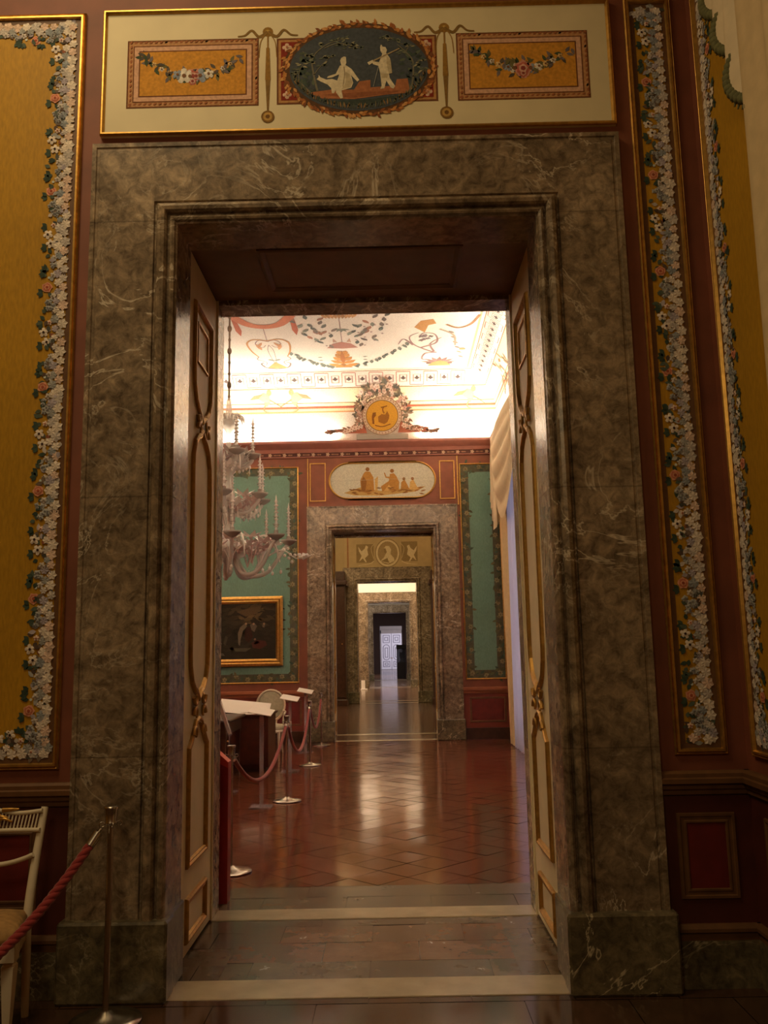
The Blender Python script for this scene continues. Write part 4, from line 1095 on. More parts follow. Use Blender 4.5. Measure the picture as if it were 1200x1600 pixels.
def tier(n, R, zb, rise, drop, off, flower=True):
    for k in range(n):
        a = off + 2 * PI * k / n
        pts = spline([Vector((.08, 0, zb)), Vector((R * .3, 0, zb - drop)), Vector((R * .65, 0, zb - drop * .9)), Vector((R * .92, 0, zb + rise * .35)), Vector((R, 0, zb + rise))], 6)
        mb = MB(); mb.tube([cpos(p.x, a, p.z) for p in pts], [.034 - .012 * i / len(pts) for i in range(len(pts))], 8)
        arm = mb.build('arm', M['glass'], ch, co_)
        e = cpos(R, a, zb + rise)
        mb = MB(); mb.lathe([(.012, -.02), (.05, 0), (.1, .035), (.115, .06), (.1, .055), (.03, .03), (.028, .1), (.03, .11)], e, 12); mb.build('drip_cup', M['glass_smoke'], arm, co_)
        mb = MB()
        for j in range(9):
            zz = .1 + j * .045
            mb.lathe([(.012, zz), (.022 + .012 * (j % 2), zz + .015), (.012, zz + .03)], e, 8)
        mb.lathe([(.016, .1), (.013, .5), (.001, .57)], e, 8)
        for j in range(4): mb.lathe([(.012, .18 + j * .1), (.045 - .006 * j, .185 + j * .1), (.012, .195 + j * .1)], e, 9)
        mb.build('candle', M['glass_white'], arm, co_)
        if flower:
            mb = MB()
            for j in range(5):
                a2 = a + (j - 2) * .22; rr_ = R * (.45 + .16 * (j % 3)); zz = zb - .04 + .12 * (j % 2) + .06 * (j % 3)
                b0_ = cpos(R * .5, a, zb - drop * .6); t_ = cpos(rr_, a2, zz)
                mb.tube(spline([Vector(b0_), (Vector(b0_) + Vector(t_)) / 2 + Vector((0, 0, .1)), Vector(t_)], 4), .007, 5, C(230, 226, 218))
                for q in range(6):
                    an = q * PI / 3
                    c_ = Vector(t_)
                    d1 = Vector((math.cos(an), math.sin(an), .5)) * .15; d2 = Vector((math.cos(an + .5), math.sin(an + .5), .2)) * .09; d3 = Vector((math.cos(an - .5), math.sin(an - .5), .2)) * .09
                    mb.face([c_, c_ + d3, c_ + d1, c_ + d2], (1, 1, 1, 1), True)
                mb.ball(t_, .028, 7, 5)
            mb.build('flower_spray', M['glass_pink'] if k % 2 else M['glass_white'], arm, co_)
        mb = MB()   # curling pendant leaf and drops
        pp = spline([Vector(cpos(R * .35, a + .2, zb - drop * .4)), Vector(cpos(R * .6, a + .25, zb + .18)), Vector(cpos(R * .85, a + .22, zb + .05)), Vector(cpos(R * .9, a + .22, zb - .12))], 5)
        mb.tube(pp, [.004 + .012 * math.sin(PI * i / (len(pp) - 1)) for i in range(len(pp))], 5)
        for j in range(4):
            q = cpos(R * (.45 + .14 * j), a, zb - drop * .9 + .02 * j)
            mb.tube([q, (q[0], q[1], q[2] - .03)], .003, 4); mb.ball((q[0], q[1], q[2] - .055), .02, 7, 5, sz=1.4)
        mb.build('curled_leaf', M['glass_white'], arm, co_)
tier(8, .80, 2.95, .10, .30, .25)
tier(6, .50, 3.52, .10, .08, .6)
tier(5, .32, 4.12, .08, .05, .2)
# upright leaves of the crown, and one long sprig pointing to the doorway
mb = MB()
for k in range(12):
    a = k * PI / 6 + .1
    for zb, R, Hh in ((4.66, .2, .12), (3.3, .3, .3)):
        pp = spline([Vector(cpos(.06, a, zb)), Vector(cpos(R * .5, a, zb + Hh)), Vector(cpos(R * .9, a, zb + Hh * .8)), Vector(cpos(R, a, zb + Hh * .2))], 5)
        mb.tube(pp, [.004 + .018 * math.sin(PI * i / (len(pp) - 1)) for i in range(len(pp))], 5, sx=.4)
mb.build('crown_leaves', M['glass_white'], ch, co_)
mb = MB()
aS = -.05
pp = spline([Vector(cpos(.5, aS, 2.86)), Vector(cpos(.72, aS, 2.95)), Vector(cpos(.9, aS, 2.84)), Vector(cpos(1.04, aS, 2.86))], 6)
mb.tube(pp, [.012 - .0004 * i for i in range(len(pp))], 6)
for q in range(6):
    t_ = Vector(cpos(.97, aS, 2.86)); an = q * PI / 3
    tip = Vector((math.cos(aS) * .13, math.sin(aS) * .13, .01)); s1 = Vector((0.02, math.cos(an) * .055, math.sin(an) * .055)); s2 = Vector((.02, math.cos(an + 1) * .055, math.sin(an + 1) * .055))
    mb.face([t_, t_ + s1, t_ + tip, t_ + s2], smooth=True)
for j in range(14):
    q = pp[4 + j % (len(pp) - 4)]; mb.ball((q.x + rnd.uniform(-.05, .05), q.y + rnd.uniform(-.05, .05), q.z + rnd.uniform(-.08, .05)), .022, 6, 5)
mb.build('lily_sprig', M['glass_white'], ch, co_)

# ---------------------------------------------------------------- barrier posts and ropes
def make_post():
    t = thing('barrier_post', 'steel rope barrier post before the left jamb of the nearest doorway', 'barrier post', (0, 0, 0), 'steel rope barrier posts')
    mb = MB(); mb.lathe([(.001, .0), (.155, .0), (.16, .006), (.158, .012), (.10, .022), (.04, .036), (.026, .05), (.001, .05)], (0, 0, 0), 32); mb.build('base', M['steel'], t)
    mb = MB(); mb.lathe([(.0145, .04), (.0145, .846)], (0, 0, 0), 16); mb.build('pole', M['steel'], t)
    mb = MB(); mb.lathe([(.0145, .843), (.030, .847), (.030, .856), (.026, .862), (.030, .90), (.033, .918), (.033, .926), (.001, .926)], (0, 0, 0), 18); mb.build('cap', M['steel'], t)
    for a in (0, PI / 2, PI, 1.5 * PI):
        mb = MB()
        c = Vector((.040 * math.cos(a), .040 * math.sin(a), .848)); d = Vector((math.cos(a), math.sin(a), 0))
        mb.tube([c + (d * math.cos(k * PI / 4) + Vector((0, 0, 1)) * math.sin(k * PI / 4)) * .012 for k in range(8)], .003, 5, closed=True)
        mb.build('ring', M['steel'], t)
    return t
post = make_post()
post.location = (-1.165, -.235, 0); post.rotation_euler.z = .5
P0 = Vector((-1.165, -.235, 0))
PA = Vector((-1.10, 2.47, 0)); PB = Vector((-1.055, 5.66, 0)); PCp = Vector((-1.09, 8.8, 0)); PD = Vector((-1.145, 11.59, 0))
POff = Vector((-2.45, -1.75, 0))
for p, l in ((PA, 'steel barrier post half hidden behind the red board at the doorway'), (PB, 'steel barrier post before the dark desk, carrying two ropes'), (PCp, 'steel barrier post on the left beyond the desk'), (PD, 'thin farthest steel barrier post close to the second doorway')):
    copy_tree(post, p, l, rz=.1)
copy_tree(post, POff, 'steel barrier post at the far left end of the nearest rope', rz=.3)
def rope(a, b, sag, label, r=.017, za=.80, zb=.80, fold=0.0):
    d = (b - a).normalized(); a2 = a + d * .05; b2 = b - d * .05
    a2 = Vector((a2.x, a2.y, .835)); b2 = Vector((b2.x, b2.y, .835))
    t = thing('barrier_rope', label, 'rope', tuple(a2), 'red barrier ropes')
    n = max(40, int((b2 - a2).length / .028)); pts = []
    for i in range(n + 1):
        s_ = i / n; p = a2.lerp(b2, s_); p.z -= sag * (1 - (2 * s_ - 1) ** 2) * (1.0); pts.append(p)
    mb = MB(); body = pts[2:-2]
    # three twisted strands
    L = sum((body[i + 1] - body[i]).length for i in range(len(body) - 1))
    fine = spline(body, 5)
    for k in range(3):
        st = []
        for i, p in enumerate(fine):
            tt = fine[min(i + 1, len(fine) - 1)] - fine[max(i - 1, 0)]; tt.normalize()
            u = tt.cross(Vector((0, 0, 1))); u = u.normalized() if u.length > 1e-4 else Vector((1, 0, 0)); w = tt.cross(u)
            ang = 2 * PI * (i / len(fine) * L / .09) + k * 2 * PI / 3
            st.append(p + (u * math.cos(ang) + w * math.sin(ang)) * r * .42)
        mb.tube(st, r * .72, 7)
    mb.build('cord', M['rope'], t, tuple(a2))
    for e, f in ((0, 2), (-1, -3)):
        mb = MB(); q0, q1 = pts[e], pts[f]
        mb.tube([q0, q0.lerp(q1, .25)], .007, 6); mb.tube([q0.lerp(q1, .25), q1], r * 1.12, 10); mb.build('end_cap', M['steel'], t, tuple(a2))
rope(P0, POff, .58, 'thick twisted red rope sloping down from the nearest steel post past the chair', r=.0195)
rope(PA, PB, .36, 'red rope hanging between two posts before the dark desk')
rope(PB, PCp, .45, 'red rope slung low between the posts beyond the desk')
rope(PCp, PD, .40, 'farthest red rope, near the second doorway')

# ---------------------------------------------------------------- information stands
def make_stand():
    t = thing('information_stand', 'nearest slim stand with a tilted white card before the desk', 'information stand', (0, 0, 0), 'slim stands with tilted white cards')
    mb = MB(); mb.box(-.12, .12, -.12, .12, 0, .012, bevel=.003); mb.build('base_plate', M['acrylic'], t)
    mb = MB(); mb.box(-.022, .022, -.008, .008, .012, .985, bevel=.003); mb.build('upright', M['acrylic'], t)
    Mx = Matrix.Translation((0, 0, 1.0)) @ Matrix.Rotation(math.radians(11), 4, 'Y') @ Matrix.Rotation(math.radians(9), 4, 'X')
    mb = MB(); mb.box(-.125, .125, -.15, .15, -.004, .004, M=Mx); mb.build('card', M['paper'], t)
    return t
st = make_stand(); st.location = (-1.29, 5.33, 0)
copy_tree(st, (-1.313, 8.2, 0), 'middle slim stand with a tilted white card, right of the oval-backed chair')
copy_tree(st, (-1.322, 10.5, 0), 'farthest slim stand with a tilted white card against the red dado')
# red board by the doorway
rl = (-1.035, 1.68, 0)
rb = thing('red_display_board', 'upright red board with slanted top standing just inside the doorway on the left', 'display board', rl)
mb = MB()
xa, xb, ya, yb = -1.11, -.968, 1.625, 1.73
v_ = [(xa, ya, 0), (xb, ya, 0), (xb, yb, 0), (xa, yb, 0), (xa, ya, 1.02), (xb, ya, .895), (xb, yb, .895), (xa, yb, 1.02)]
for f in ((0, 3, 2, 1), (0, 1, 5, 4), (1, 2, 6, 5), (2, 3, 7, 6), (3, 0, 4, 7)): mb.face([v_[i] for i in f])
mb.build('board', M['red_board'], rb, rl)
mb = MB(); mb.face([(xa, ya, 1.022), (xb, ya, .897), (xb, yb, .897), (xa, yb, 1.022)]); mb.face([(xa, ya - .002, .93), (xb, ya - .002, .86), (xb, ya - .002, .897), (xa, ya - .002, 1.022)])
mb.build('slanted_top', simple('bright_red_top', C(206, 56, 44), .4, 0, .05, 6), rb, rl)

# ---------------------------------------------------------------- desk with papers, brochure holder, armchair
dl = (-2.7, 7.3, 0)
dk = thing('writing_desk', 'dark mahogany writing desk with square legs behind the rope on the left', 'desk', dl)
dx0, dx1, dy0, dy1 = -3.6, -1.86, 6.55, 7.75
mb = MB(); mb.box(dx0, dx1, dy0, dy1, .79, .825, bevel=.01); mb.build('desk_top', M['wood'], dk, dl)
mb = MB(); mb.box(dx0 + .05, dx1 - .05, dy0 + .05, dy1 - .05, .64, .79); mb.build('apron', M['wood'], dk, dl)
for x in (dx0 + .09, dx1 - .09):
    for y in (dy0 + .09, dy1 - .09):
        mb = MB(); mb.grid([[(x - w, y - w, z_), (x + w, y - w, z_), (x + w, y + w, z_), (x - w, y + w, z_)] for w, z_ in ((.036, .66), (.036, .6), (.030, .58), (.016, .06), (.024, .05), (.024, 0))], smooth=False, closed=True); mb.build('leg', M['wood'], dk, dl)
for k in range(3):
    xc = dx0 + .35 + k * .52
    mb = MB(); mb.box(xc - .2, xc + .2, dy0 + .042, dy0 + .05, .67, .77, bevel=.003); d_ = mb.build('drawer', M['wood'], dk, dl)
    mb = MB(); mb.ball((xc, dy0 + .033, .72), .014); mb.build('knob', M['gold'], d_, dl)
cl = (-2.2, 8.65, 0)
cb = thing('mahogany_cabinet', 'low red-brown mahogany cabinet behind the desk with papers on top', 'cabinet', cl)
mb = MB(); mb.box(-2.9, -1.62, 8.2, 9.0, .06, .755); mb.build('carcass', M['wood_red'], cb, cl)
mb = MB(); mb.box(-2.94, -1.59, 8.16, 9.04, .755, .785, bevel=.008); mb.build('cabinet_top', M['wood_red'], cb, cl)
mb = MB(); mb.box(-2.86, -1.66, 8.24, 8.96, 0, .06); mb.build('plinth', M['wood'], cb, cl)
for k in range(2):
    a = -2.86 + k * .62
    mb = MB(); mb.box(a, a + .58, 8.185, 8.2, .1, .72, bevel=.005); d_ = mb.build('door', M['wood_red'], cb, cl)
    mb = MB(); mb.ball((a + (.52 if k == 0 else .06), 8.175, .42), .015); mb.build('knob', M['gold'], d_, cl)
# papers: a long white sheet lying on a sloped rest
def slope(x, y): return .80 + (y - 8.22) / .28 * .13 - (x + 1.98) * .11
mb = MB()
c4 = [(-2.3, 8.22), (-1.66, 8.22), (-1.66, 8.5), (-2.3, 8.5)]
mb.face([(x, y, .786) for x, y in reversed(c4)]); mb.face([(x, y, slope(x, y)) for x, y in c4])
for i in range(4):
    (xa_, ya_), (xb_, yb_) = c4[i], c4[(i + 1) % 4]; mb.face([(xa_, ya_, .786), (xb_, yb_, .786), (xb_, yb_, slope(xb_, yb_)), (xa_, ya_, slope(xa_, ya_))])
tag(mb.build('reading_rest', M['wood'], None, (-1.98, 8.35, .786)), 'dark sloped reading rest under the long white paper', 'book rest')
mb = MB()
c5 = [(-2.34, 8.19), (-1.62, 8.19), (-1.62, 8.53), (-2.34, 8.53)]
for dz in (.004, .008): mb.face([(x, y, slope(x, y) + dz) for x, y in (c5 if dz > .005 else reversed(c5))])
for i in range(4):
    (xa_, ya_), (xb_, yb_) = c5[i], c5[(i + 1) % 4]; mb.face([(xa_, ya_, slope(xa_, ya_) + .004), (xb_, yb_, slope(xb_, yb_) + .004), (xb_, yb_, slope(xb_, yb_) + .008), (xa_, ya_, slope(xa_, ya_) + .008)])
tag(mb.build('paper_sheet', M['paper'], None, (-1.98, 8.35, .82)), 'long white paper sheet lying tilted on the mahogany cabinet', 'paper')
# acrylic sign holder leaning towards the desk on its own slim foot
bl = (-1.86, 6.38, 0)
bh = thing('acrylic_sign_holder', 'tilted clear acrylic sign holder in front of the near end of the desk', 'sign holder', bl)
Mx = Matrix.Translation((-1.894, 6.36, .883)) @ Matrix.Rotation(math.radians(-19), 4, 'Y') @ Matrix.Rotation(math.radians(22), 4, 'Z')
mb = MB(); mb.box(-.012, .012, -.105, .105, -.235, .235, bevel=.003, M=Mx); mb.build('sheet_pocket', M['acrylic'], bh, bl)
mb = MB(); mb.box(-.003, .003, -.095, .095, -.22, .22, M=Mx); mb.build('sign_sheet', M['paper'], bh, bl)
mb = MB(); mb.tube([(-1.83, 6.36, .012), (-1.83, 6.36, .68)], .008, 8); mb.build('upright', M['acrylic'], bh, bl)
mb = MB(); mb.box(-1.93, -1.73, 6.28, 6.46, 0, .012, bevel=.003); mb.build('foot', M['acrylic'], bh, bl)

al = (-1.92, 10.55, 0)
ac = thing('oval_back_armchair', 'white painted armchair with pale oval back beside the cabinet', 'armchair', al)
def tubep(name, pts, r, mat, par, o, n=8): mb = MB(); mb.tube(pts, r, n); return mb.build(name, mat, par, o)
A = lambda x, y, z_: Vector((al[0] + x, al[1] + y, z_))
oval = [A(.235 * math.cos(k * PI / 16), .02 + .1 * (.75 + .26 * math.sin(k * PI / 16)) * 1.0, .765 + .25 * math.sin(k * PI / 16)) for k in range(32)]
mb = MB(); mb.tube(oval, .02, 8, closed=True); mb.build('back_frame', M['white_paint'], ac, al)
mb = MB()
rows = []
for r, dy in ((.001, -.03), (.12, -.026), (.19, -.012), (.222, .0), (.222, .02), (.001, .03)):
    rows.append([A(r * math.cos(k * PI / 16), .02 + .1 * (.75 + .26 * (r / .235) * math.sin(k * PI / 16)) + dy, .765 + r * 1.06 * math.sin(k * PI / 16)) for k in range(32)])
mb.grid(rows, closed=True); mb.build('back_pad', M['pale_cloth'], ac, al)
mb = MB(); mb.grid([[A(w * math.cos(k * PI / 12) * (1 + .12 * math.copysign(abs(math.cos(k * PI / 12)) ** .5, 1)), -.2 + w * .92 * math.sin(k * PI / 12), z_) for k in range(24)] for w, z_ in ((.22, .37), (.255, .40), (.255, .44), (.22, .475), (.1, .49), (.001, .492))], closed=True); mb.build('seat', M['pale_cloth'], ac, al)
mb = MB(); mb.tube([A(.27 * math.cos(k * PI / 12), -.2 + .25 * math.sin(k * PI / 12), .375) for k in range(24)], .026, 6, closed=True); mb.build('seat_rail', M['white_paint'], ac, al)
for q in (-1, 1):
    tubep('leg', [A(q * .2, -.4, .37), A(q * .2, -.4, .3), A(q * .2, -.405, 0)], [.026, .022, .012], M['white_paint'], ac, al)
    tubep('leg', [A(q * .19, .03, .37), A(q * .19, .05, .2), A(q * .2, .09, 0)], [.024, .02, .014], M['white_paint'], ac, al)
    tubep('arm', spline([A(q * .215, .08, .68), A(q * .27, -.08, .67), A(q * .28, -.24, .655), A(q * .27, -.27, .62), A(q * .25, -.24, .5), A(q * .24, -.3, .37)], 4), .016, M['white_paint'], ac, al)
    tubep('back_strut', [A(q * .09, .05, .37), A(q * .10, .09, .53)], .014, M['white_paint'], ac, al)

# ---------------------------------------------------------------- near chair against the wall, lower left
cl_ = (-1.765, -.34, 0)
nc = thing('dining_chair', 'white painted chair with gilded slatted crest rail and tan seat left of the doorway', 'chair', cl_)
K = lambda x, y, z_: Vector((cl_[0] + x, cl_[1] + y, z_))
WP = M['white_paint']
for q in (-1, 1):
    # rear stile and rear leg in one sabre curve
    pts = spline([K(q * .205, .19, 0), K(q * .21, .17, .22), K(q * .215, .15, .43), K(q * .222, .19, .65), K(q * .235, .255, .905)], 6)
    mb = MB(); mb.tube(pts, [.017 + .005 * math.sin(PI * i / (len(pts) - 1)) for i in range(len(pts))], 8); mb.build('rear_stile', WP, nc, cl_)
    mb = MB(); x, y = q * .265, -.145
    mb.grid([[K(x - w, y - w, z_), K(x + w, y - w, z_), K(x + w, y + w, z_), K(x - w, y + w, z_)] for w, z_ in ((.028, .42), (.028, .35), (.02, .335), (.026, .325), (.025, .3), (.013, .05), (.019, .04), (.016, 0))], smooth=False, closed=True)
    mb.face([K(x - .028, y - .028, .42), K(x + .028, y - .028, .42), K(x + .028, y + .028, .42), K(x - .028, y + .028, .42)])
    mb.build('front_leg', WP, nc, cl_)
# crest rail: pierced with short slanting bars
def crest(x, z_): y = .205 + (z_ - .74) * .28 - .02 + .02 * (1 - (x / .235) ** 2) * 1.0; return K(x, y, z_)
mb = MB()
top = [crest(x, .885 + .018 * (abs(x) / .235) ** 2 - .01 + .02 * math.exp(-(x / .07) ** 2)) for x in [i / 12 * .235 for i in range(-12, 13)]]
bot = [crest(x, .805 + .004 * (abs(x) / .235)) for x in [i / 12 * .235 for i in range(-12, 13)]]
mb.tube(top, .011, 6); mb.tube(bot, .011, 6)
for x in [i * .0175 for i in range(-12, 13)]:
    mb.tube([crest(x - .004, .805), crest(x + .004, .88)], .0045, 5)
mb.build('crest_rail', WP, nc, cl_)
mb = MB()
for k in range(7):
    a = (k - 3) * .42; c0 = crest(0, .825)
    mb.tube(spline([c0 + Vector((0, -.012, 0)), c0 + Vector((math.sin(a) * .05, -.014, .03 + .02 * math.cos(a))), c0 + Vector((math.sin(a) * .1, -.008, .05 * math.cos(a) + .005))], 4), [.011 - .0008 * i for i in range(9)], 5)
for q in (-1, 1): mb.tube([crest(q * x, .888 + .012 * (x / .235)) + Vector((0, -.008, .006)) for x in (.04, .08, .12)], [.012, .01, .004], 6)
mb.build('gilt_carving', M['gold'], nc, cl_)
mb = MB(); pts = [K(x, .195 - .02 + .02 * (1 - (x / .22) ** 2) + .0, .655 + .05 * (abs(x) / .22) ** 2) for x in [i / 10 * .22 for i in range(-10, 11)]]
mb.tube(pts, .012, 6); mb.build('back_rail', WP, nc, cl_)
mb = MB()
rows = []
def seat_ring(k, z_): return [K(x * k, -.02 + y * k, z_) for x, y in ((-.295, -.155), (-.15, -.175), (0, -.18), (.15, -.175), (.295, -.155), (.262, -.02), (.215, .155), (.1, .16), (0, .16), (-.1, .16), (-.215, .155), (-.262, -.02))]
mb.grid([seat_ring(.97, .40), seat_ring(1.02, .42), seat_ring(1.02, .45), seat_ring(.95, .475), seat_ring(.7, .49), seat_ring(.3, .495), seat_ring(.01, .496)], closed=True); mb.build('seat', M['seat_cloth'], nc, cl_)
mb = MB(); mb.grid([seat_ring(1.0, .405), seat_ring(1.0, .345), seat_ring(.9, .345)], smooth=False, closed=True); mb.build('seat_rail', WP, nc, cl_)

# ---------------------------------------------------------------- curtains
def drape_mesh(pts_top, pts_bot, n, amp, waves, seed=0):
    """hanging cloth between an upper and a lower line, folded along its length"""
    mb = MB(); rows = []
    a0, a1 = Vector(pts_top[0]), Vector(pts_top[1]); b0, b1 = Vector(pts_bot[0]), Vector(pts_bot[1])
    d = (a1 - a0).normalized(); nrm = Vector((-d.y, d.x, 0))
    r_ = random.Random(seed); ph = [r_.uniform(0, 6) for _ in range(4)]
    for j in range(13):
        v = j / 12; row = []
        for i in range(n + 1):
            u = i / n
            p = a0.lerp(a1, u).lerp(b0.lerp(b1, u), v)
            f = math.sin(2 * PI * waves * u + ph[0] + .3 * math.sin(3 * v + ph[1])) + .4 * math.sin(2 * PI * waves * 1.7 * u + ph[2])
            row.append(p + nrm * amp * f * (.7 + .3 * v))
        rows.append(row)
    mb.grid(rows); return mb
c2 = (2.15, 10.0, 0)
wc = thing('window_curtain', 'cream swagged curtain with a white sheer hanging at the far room window on the right', 'curtain', c2)
mb = drape_mesh([(2.20, 7.6, 4.95), (2.20, 10.75, 4.95)], [(2.16, 7.7, .01), (2.18, 10.75, .01)], 160, .025, 17, 1); mb.build('sheer', M['sheer'], wc, c2)
mb = drape_mesh([(2.20, 10.6, 5.3), (2.2, 11.95, 5.3)], [(2.17, 10.6, .02), (2.17, 11.2, .02)], 40, .022, 5, 2); mb.build('drape', M['drape'], wc, c2)
# swag: catenary folds from the far corner down towards the visitor
mb = MB(); rows = []
for i in range(49):
    u = i / 48; y = 11.85 - u * 3.3; row = []
    for j in range(25):
        v = j / 24
        depth = .35 + 1.25 * math.sin(PI * min(1, u * .98 + .01)) ** .8
        z_ = 5.60 - v * (depth + .18)
        fold = .06 * (abs(math.sin(v * 13 + 1.5 * math.sin(PI * u))) ** .7 - .5) * (.3 + math.sin(PI * u)) + .10 * math.sin(PI * v) * math.sin(PI * u)
        row.append((2.09 - fold, y, z_))
    rows.append(row)
mb.grid(rows); mb.build('swag', M['swag'], wc, c2)
mb = MB(); rows = []
for i in range(25):
    u = i / 24; y = 11.62 + .46 * u
    row = []
    for j in range(13):
        v = j / 12; L = 1.55 - .55 * u + .10 * math.sin(u * 20)
        row.append((2.12 - .05 * math.sin(u * 24) * (.5 + v), y - .04 * math.sin(9 * v + u), 5.6 - v * (L + .2)))
    rows.append(row)
mb.grid(rows); mb.build('cascade_tail', M['swag'], wc, c2)
mb = MB(); mb.tube([(2.12, 7.4, 5.43), (2.12, 12.1, 5.43)], .03, 10); mb.build('curtain_pole', M['gold'], wc, c2)
# second window, outside the view, has only its sheer
# near room curtain
c1 = (1.8, -1.2, 0)
nw = thing('window_curtain', 'cream curtain with a green fringed jabot at the upper right corner of the near room', 'curtain', c1)
mb = drape_mesh([(1.82, -.75, 5.9), (1.80, -2.5, 5.9)], [(1.82, -.72, .02), (1.80, -2.5, .02)], 90, .02, 7, 5); mb.build('drape', M['drape'], nw, c1)
mb = MB(); mb.tube([(1.76, -.3, 5.92), (1.76, -2.6, 5.92)], .035, 10); mb.build('curtain_pole', M['gold'], nw, c1)
# jabot: zig-zag pleats, longest next to the drape
zz = [(-.36, 4.78), (-.50, 4.60), (-.40, 4.48), (-.56, 4.36), (-.48, 4.22), (-.63, 4.06), (-.66, 3.98)]
mb = MB(); fr = MB()
edge = []
prev = None
for k in range(49):
    u = k / 48; y = -.44 - .32 * u
    low = 4.86 - .88 * u ** 1.2 + .05 * math.cos(u * 6 * PI)
    x = 1.835 - .03 * math.sin(u * 6 * PI)
    edge.append(Vector((x, y + .06 * math.sin(u * 6 * PI), low)))
rows = []
for j in range(15):
    v = j / 14
    rows.append([(e.x + .01 * math.sin(v * 5), e.y * v + (-.44 - .32 * k / 48) * (1 - v), 5.9 + (e.z - 5.9) * v) for k, e in enumerate(edge)])
mb.grid(rows); mb.build('jabot', M['swag'], nw, c1)
fine = spline(edge, 4)
for i, e in enumerate(fine):
    r_ = .021 if i % 3 else .028
    fr.ball((e.x - .006, e.y, e.z), r_, 6, 5)
for i, e in enumerate(fine[::3]):
    fr.tube([e, e + Vector((-.008, .012 * math.sin(i), -.05))], [.009, .004], 5)
fr.build('fringe', M['fringe'], nw, c1)

# ================================================================== ROOMS BEYOND
def far_room(idx, y0, y1, x0, x1, h, wmat, cmat, fmat, far_mat):
    sfx = '.%03d' % (idx + 1)
    room_shell(sfx, y0, y1, x0, x1, h, wmat, cmat)
    mb = MB(); mb.box(x0, x1, y0, y1, -.1, 0); struct('floor.%03d' % idx, mb, fmat)
tan = simple('tan_wall', C(170, 146, 100), .75, 0, .06, 4)
far_room(3, 13.67, 24.55, -5, 2.3, 6.6, tan, M['plaster'], M['tile_red'], None)
wall_block(24.55, 25.97, -5.2, 2.6, 7.0, tan, 'wall_tan')
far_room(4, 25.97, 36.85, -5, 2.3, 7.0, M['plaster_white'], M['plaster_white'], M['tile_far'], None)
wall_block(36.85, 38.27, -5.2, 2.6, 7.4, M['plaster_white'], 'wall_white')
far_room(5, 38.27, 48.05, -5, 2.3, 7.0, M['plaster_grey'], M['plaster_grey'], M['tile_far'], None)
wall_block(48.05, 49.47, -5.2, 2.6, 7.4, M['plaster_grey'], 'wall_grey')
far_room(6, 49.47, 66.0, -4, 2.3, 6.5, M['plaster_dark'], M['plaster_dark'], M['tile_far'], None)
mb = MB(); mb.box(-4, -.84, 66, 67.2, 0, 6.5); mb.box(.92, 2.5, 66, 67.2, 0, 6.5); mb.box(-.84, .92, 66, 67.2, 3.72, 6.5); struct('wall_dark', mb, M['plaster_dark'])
far_room(7, 67.2, 82.0, -4, 4, 6.5, M['plaster_grey'], M['plaster_grey'], M['tile_far'], None)
mb = MB(); mb.box(-.9, 1.0, 66, 67.2, -.1, 0); struct('floor_doorway.005', mb, M['tile_far'])
mb = MB(); mb.box(-4, 4, 82.0, 82.3, 0, 6.5); struct('wall_end', mb, M['plaster_grey'])

# grisaille overdoor of the third room
ol = (.04, 24.5, 4.4)
og = thing('overdoor_mural', 'tan grisaille overdoor with portrait oval between two birds above the third doorway', 'wall panel', ol)
PG = front(24.53); 
mb = MB(); mb.box(-1.38, 1.48, 24.53, 24.549, 4.385, 5.9); mb.build('tan_board', simple('tan_grisaille_ground', C(178, 152, 104), .75, 0, .07, 5), og, ol)
pt = Paint(PG, .002)
g1, g2, g3 = C(196, 172, 126), C(146, 122, 80), C(214, 192, 148)
oc = (.05, 4.86)
def q4(px, py): return (.05 + (px - 628) / 5 / 1375 * 29.3, 4.87 - (py - 335) / 5 / 1375 * 29.3)
pt.rect(q4(385, 0)[0], q4(520, 0)[0], q4(0, 410)[1], q4(0, 265)[1], g2, .0022); pt.rect(q4(735, 0)[0], q4(860, 0)[0], q4(0, 405)[1], q4(0, 250)[1], g2, .0022)
pt.disk(oc, .43, g2, 40, .97, 1.12, h=.0030); pt.disk(oc, .40, g3, 40, .97, 1.12, h=.0034); pt.disk(oc, .335, g2, 40, .97, 1.14, h=.0038); pt.disk(oc, .32, C(164, 138, 94), 40, .97, 1.14, h=.0042)
pt.poly([q4(570, 400), q4(600, 370), q4(612, 345), q4(600, 330), q4(598, 300), q4(615, 282), q4(640, 282), q4(655, 310), q4(650, 345), q4(675, 375), q4(680, 400), q4(630, 420)], g3, .0046)
pt.poly([q4(612, 345), q4(600, 330), q4(598, 300), q4(612, 300), q4(622, 330)], g2, .0050); pt.poly([q4(575, 400), q4(625, 375), q4(640, 415)], g2, .0050)
for q in (-1, 1):
    b_ = lambda px, py, q=q: q4(628 + q * (628 - px), py)
    pt.poly([b_(400, 285), b_(425, 320), b_(450, 300), b_(460, 275), b_(478, 285), b_(470, 310), b_(478, 350), b_(450, 375), b_(465, 405), b_(455, 405), b_(435, 375), b_(405, 400), b_(425, 355), b_(405, 320)], g3, .0036)
    pt.stroke([b_(520, 400), b_(480, 420), b_(400, 430)], (.03, .015), g3, .0030, samples=4); pt.stroke([b_(530, 260), b_(500, 300), b_(520, 380)], (.02, .02), g1, .0031, samples=4)
pt.stroke([q4(640, 450), q4(670, 470), q4(700, 450)], (.03, .02), g3, .0034, samples=4)
for k in range(60): pt.leaf((-1.3 + .02 * (k % 2), 4.36 + k * .026), .5, .05, .04, jit(C(160, 104, 66), .2), h=.003)
pt.build('grisaille_painting', og, ol)
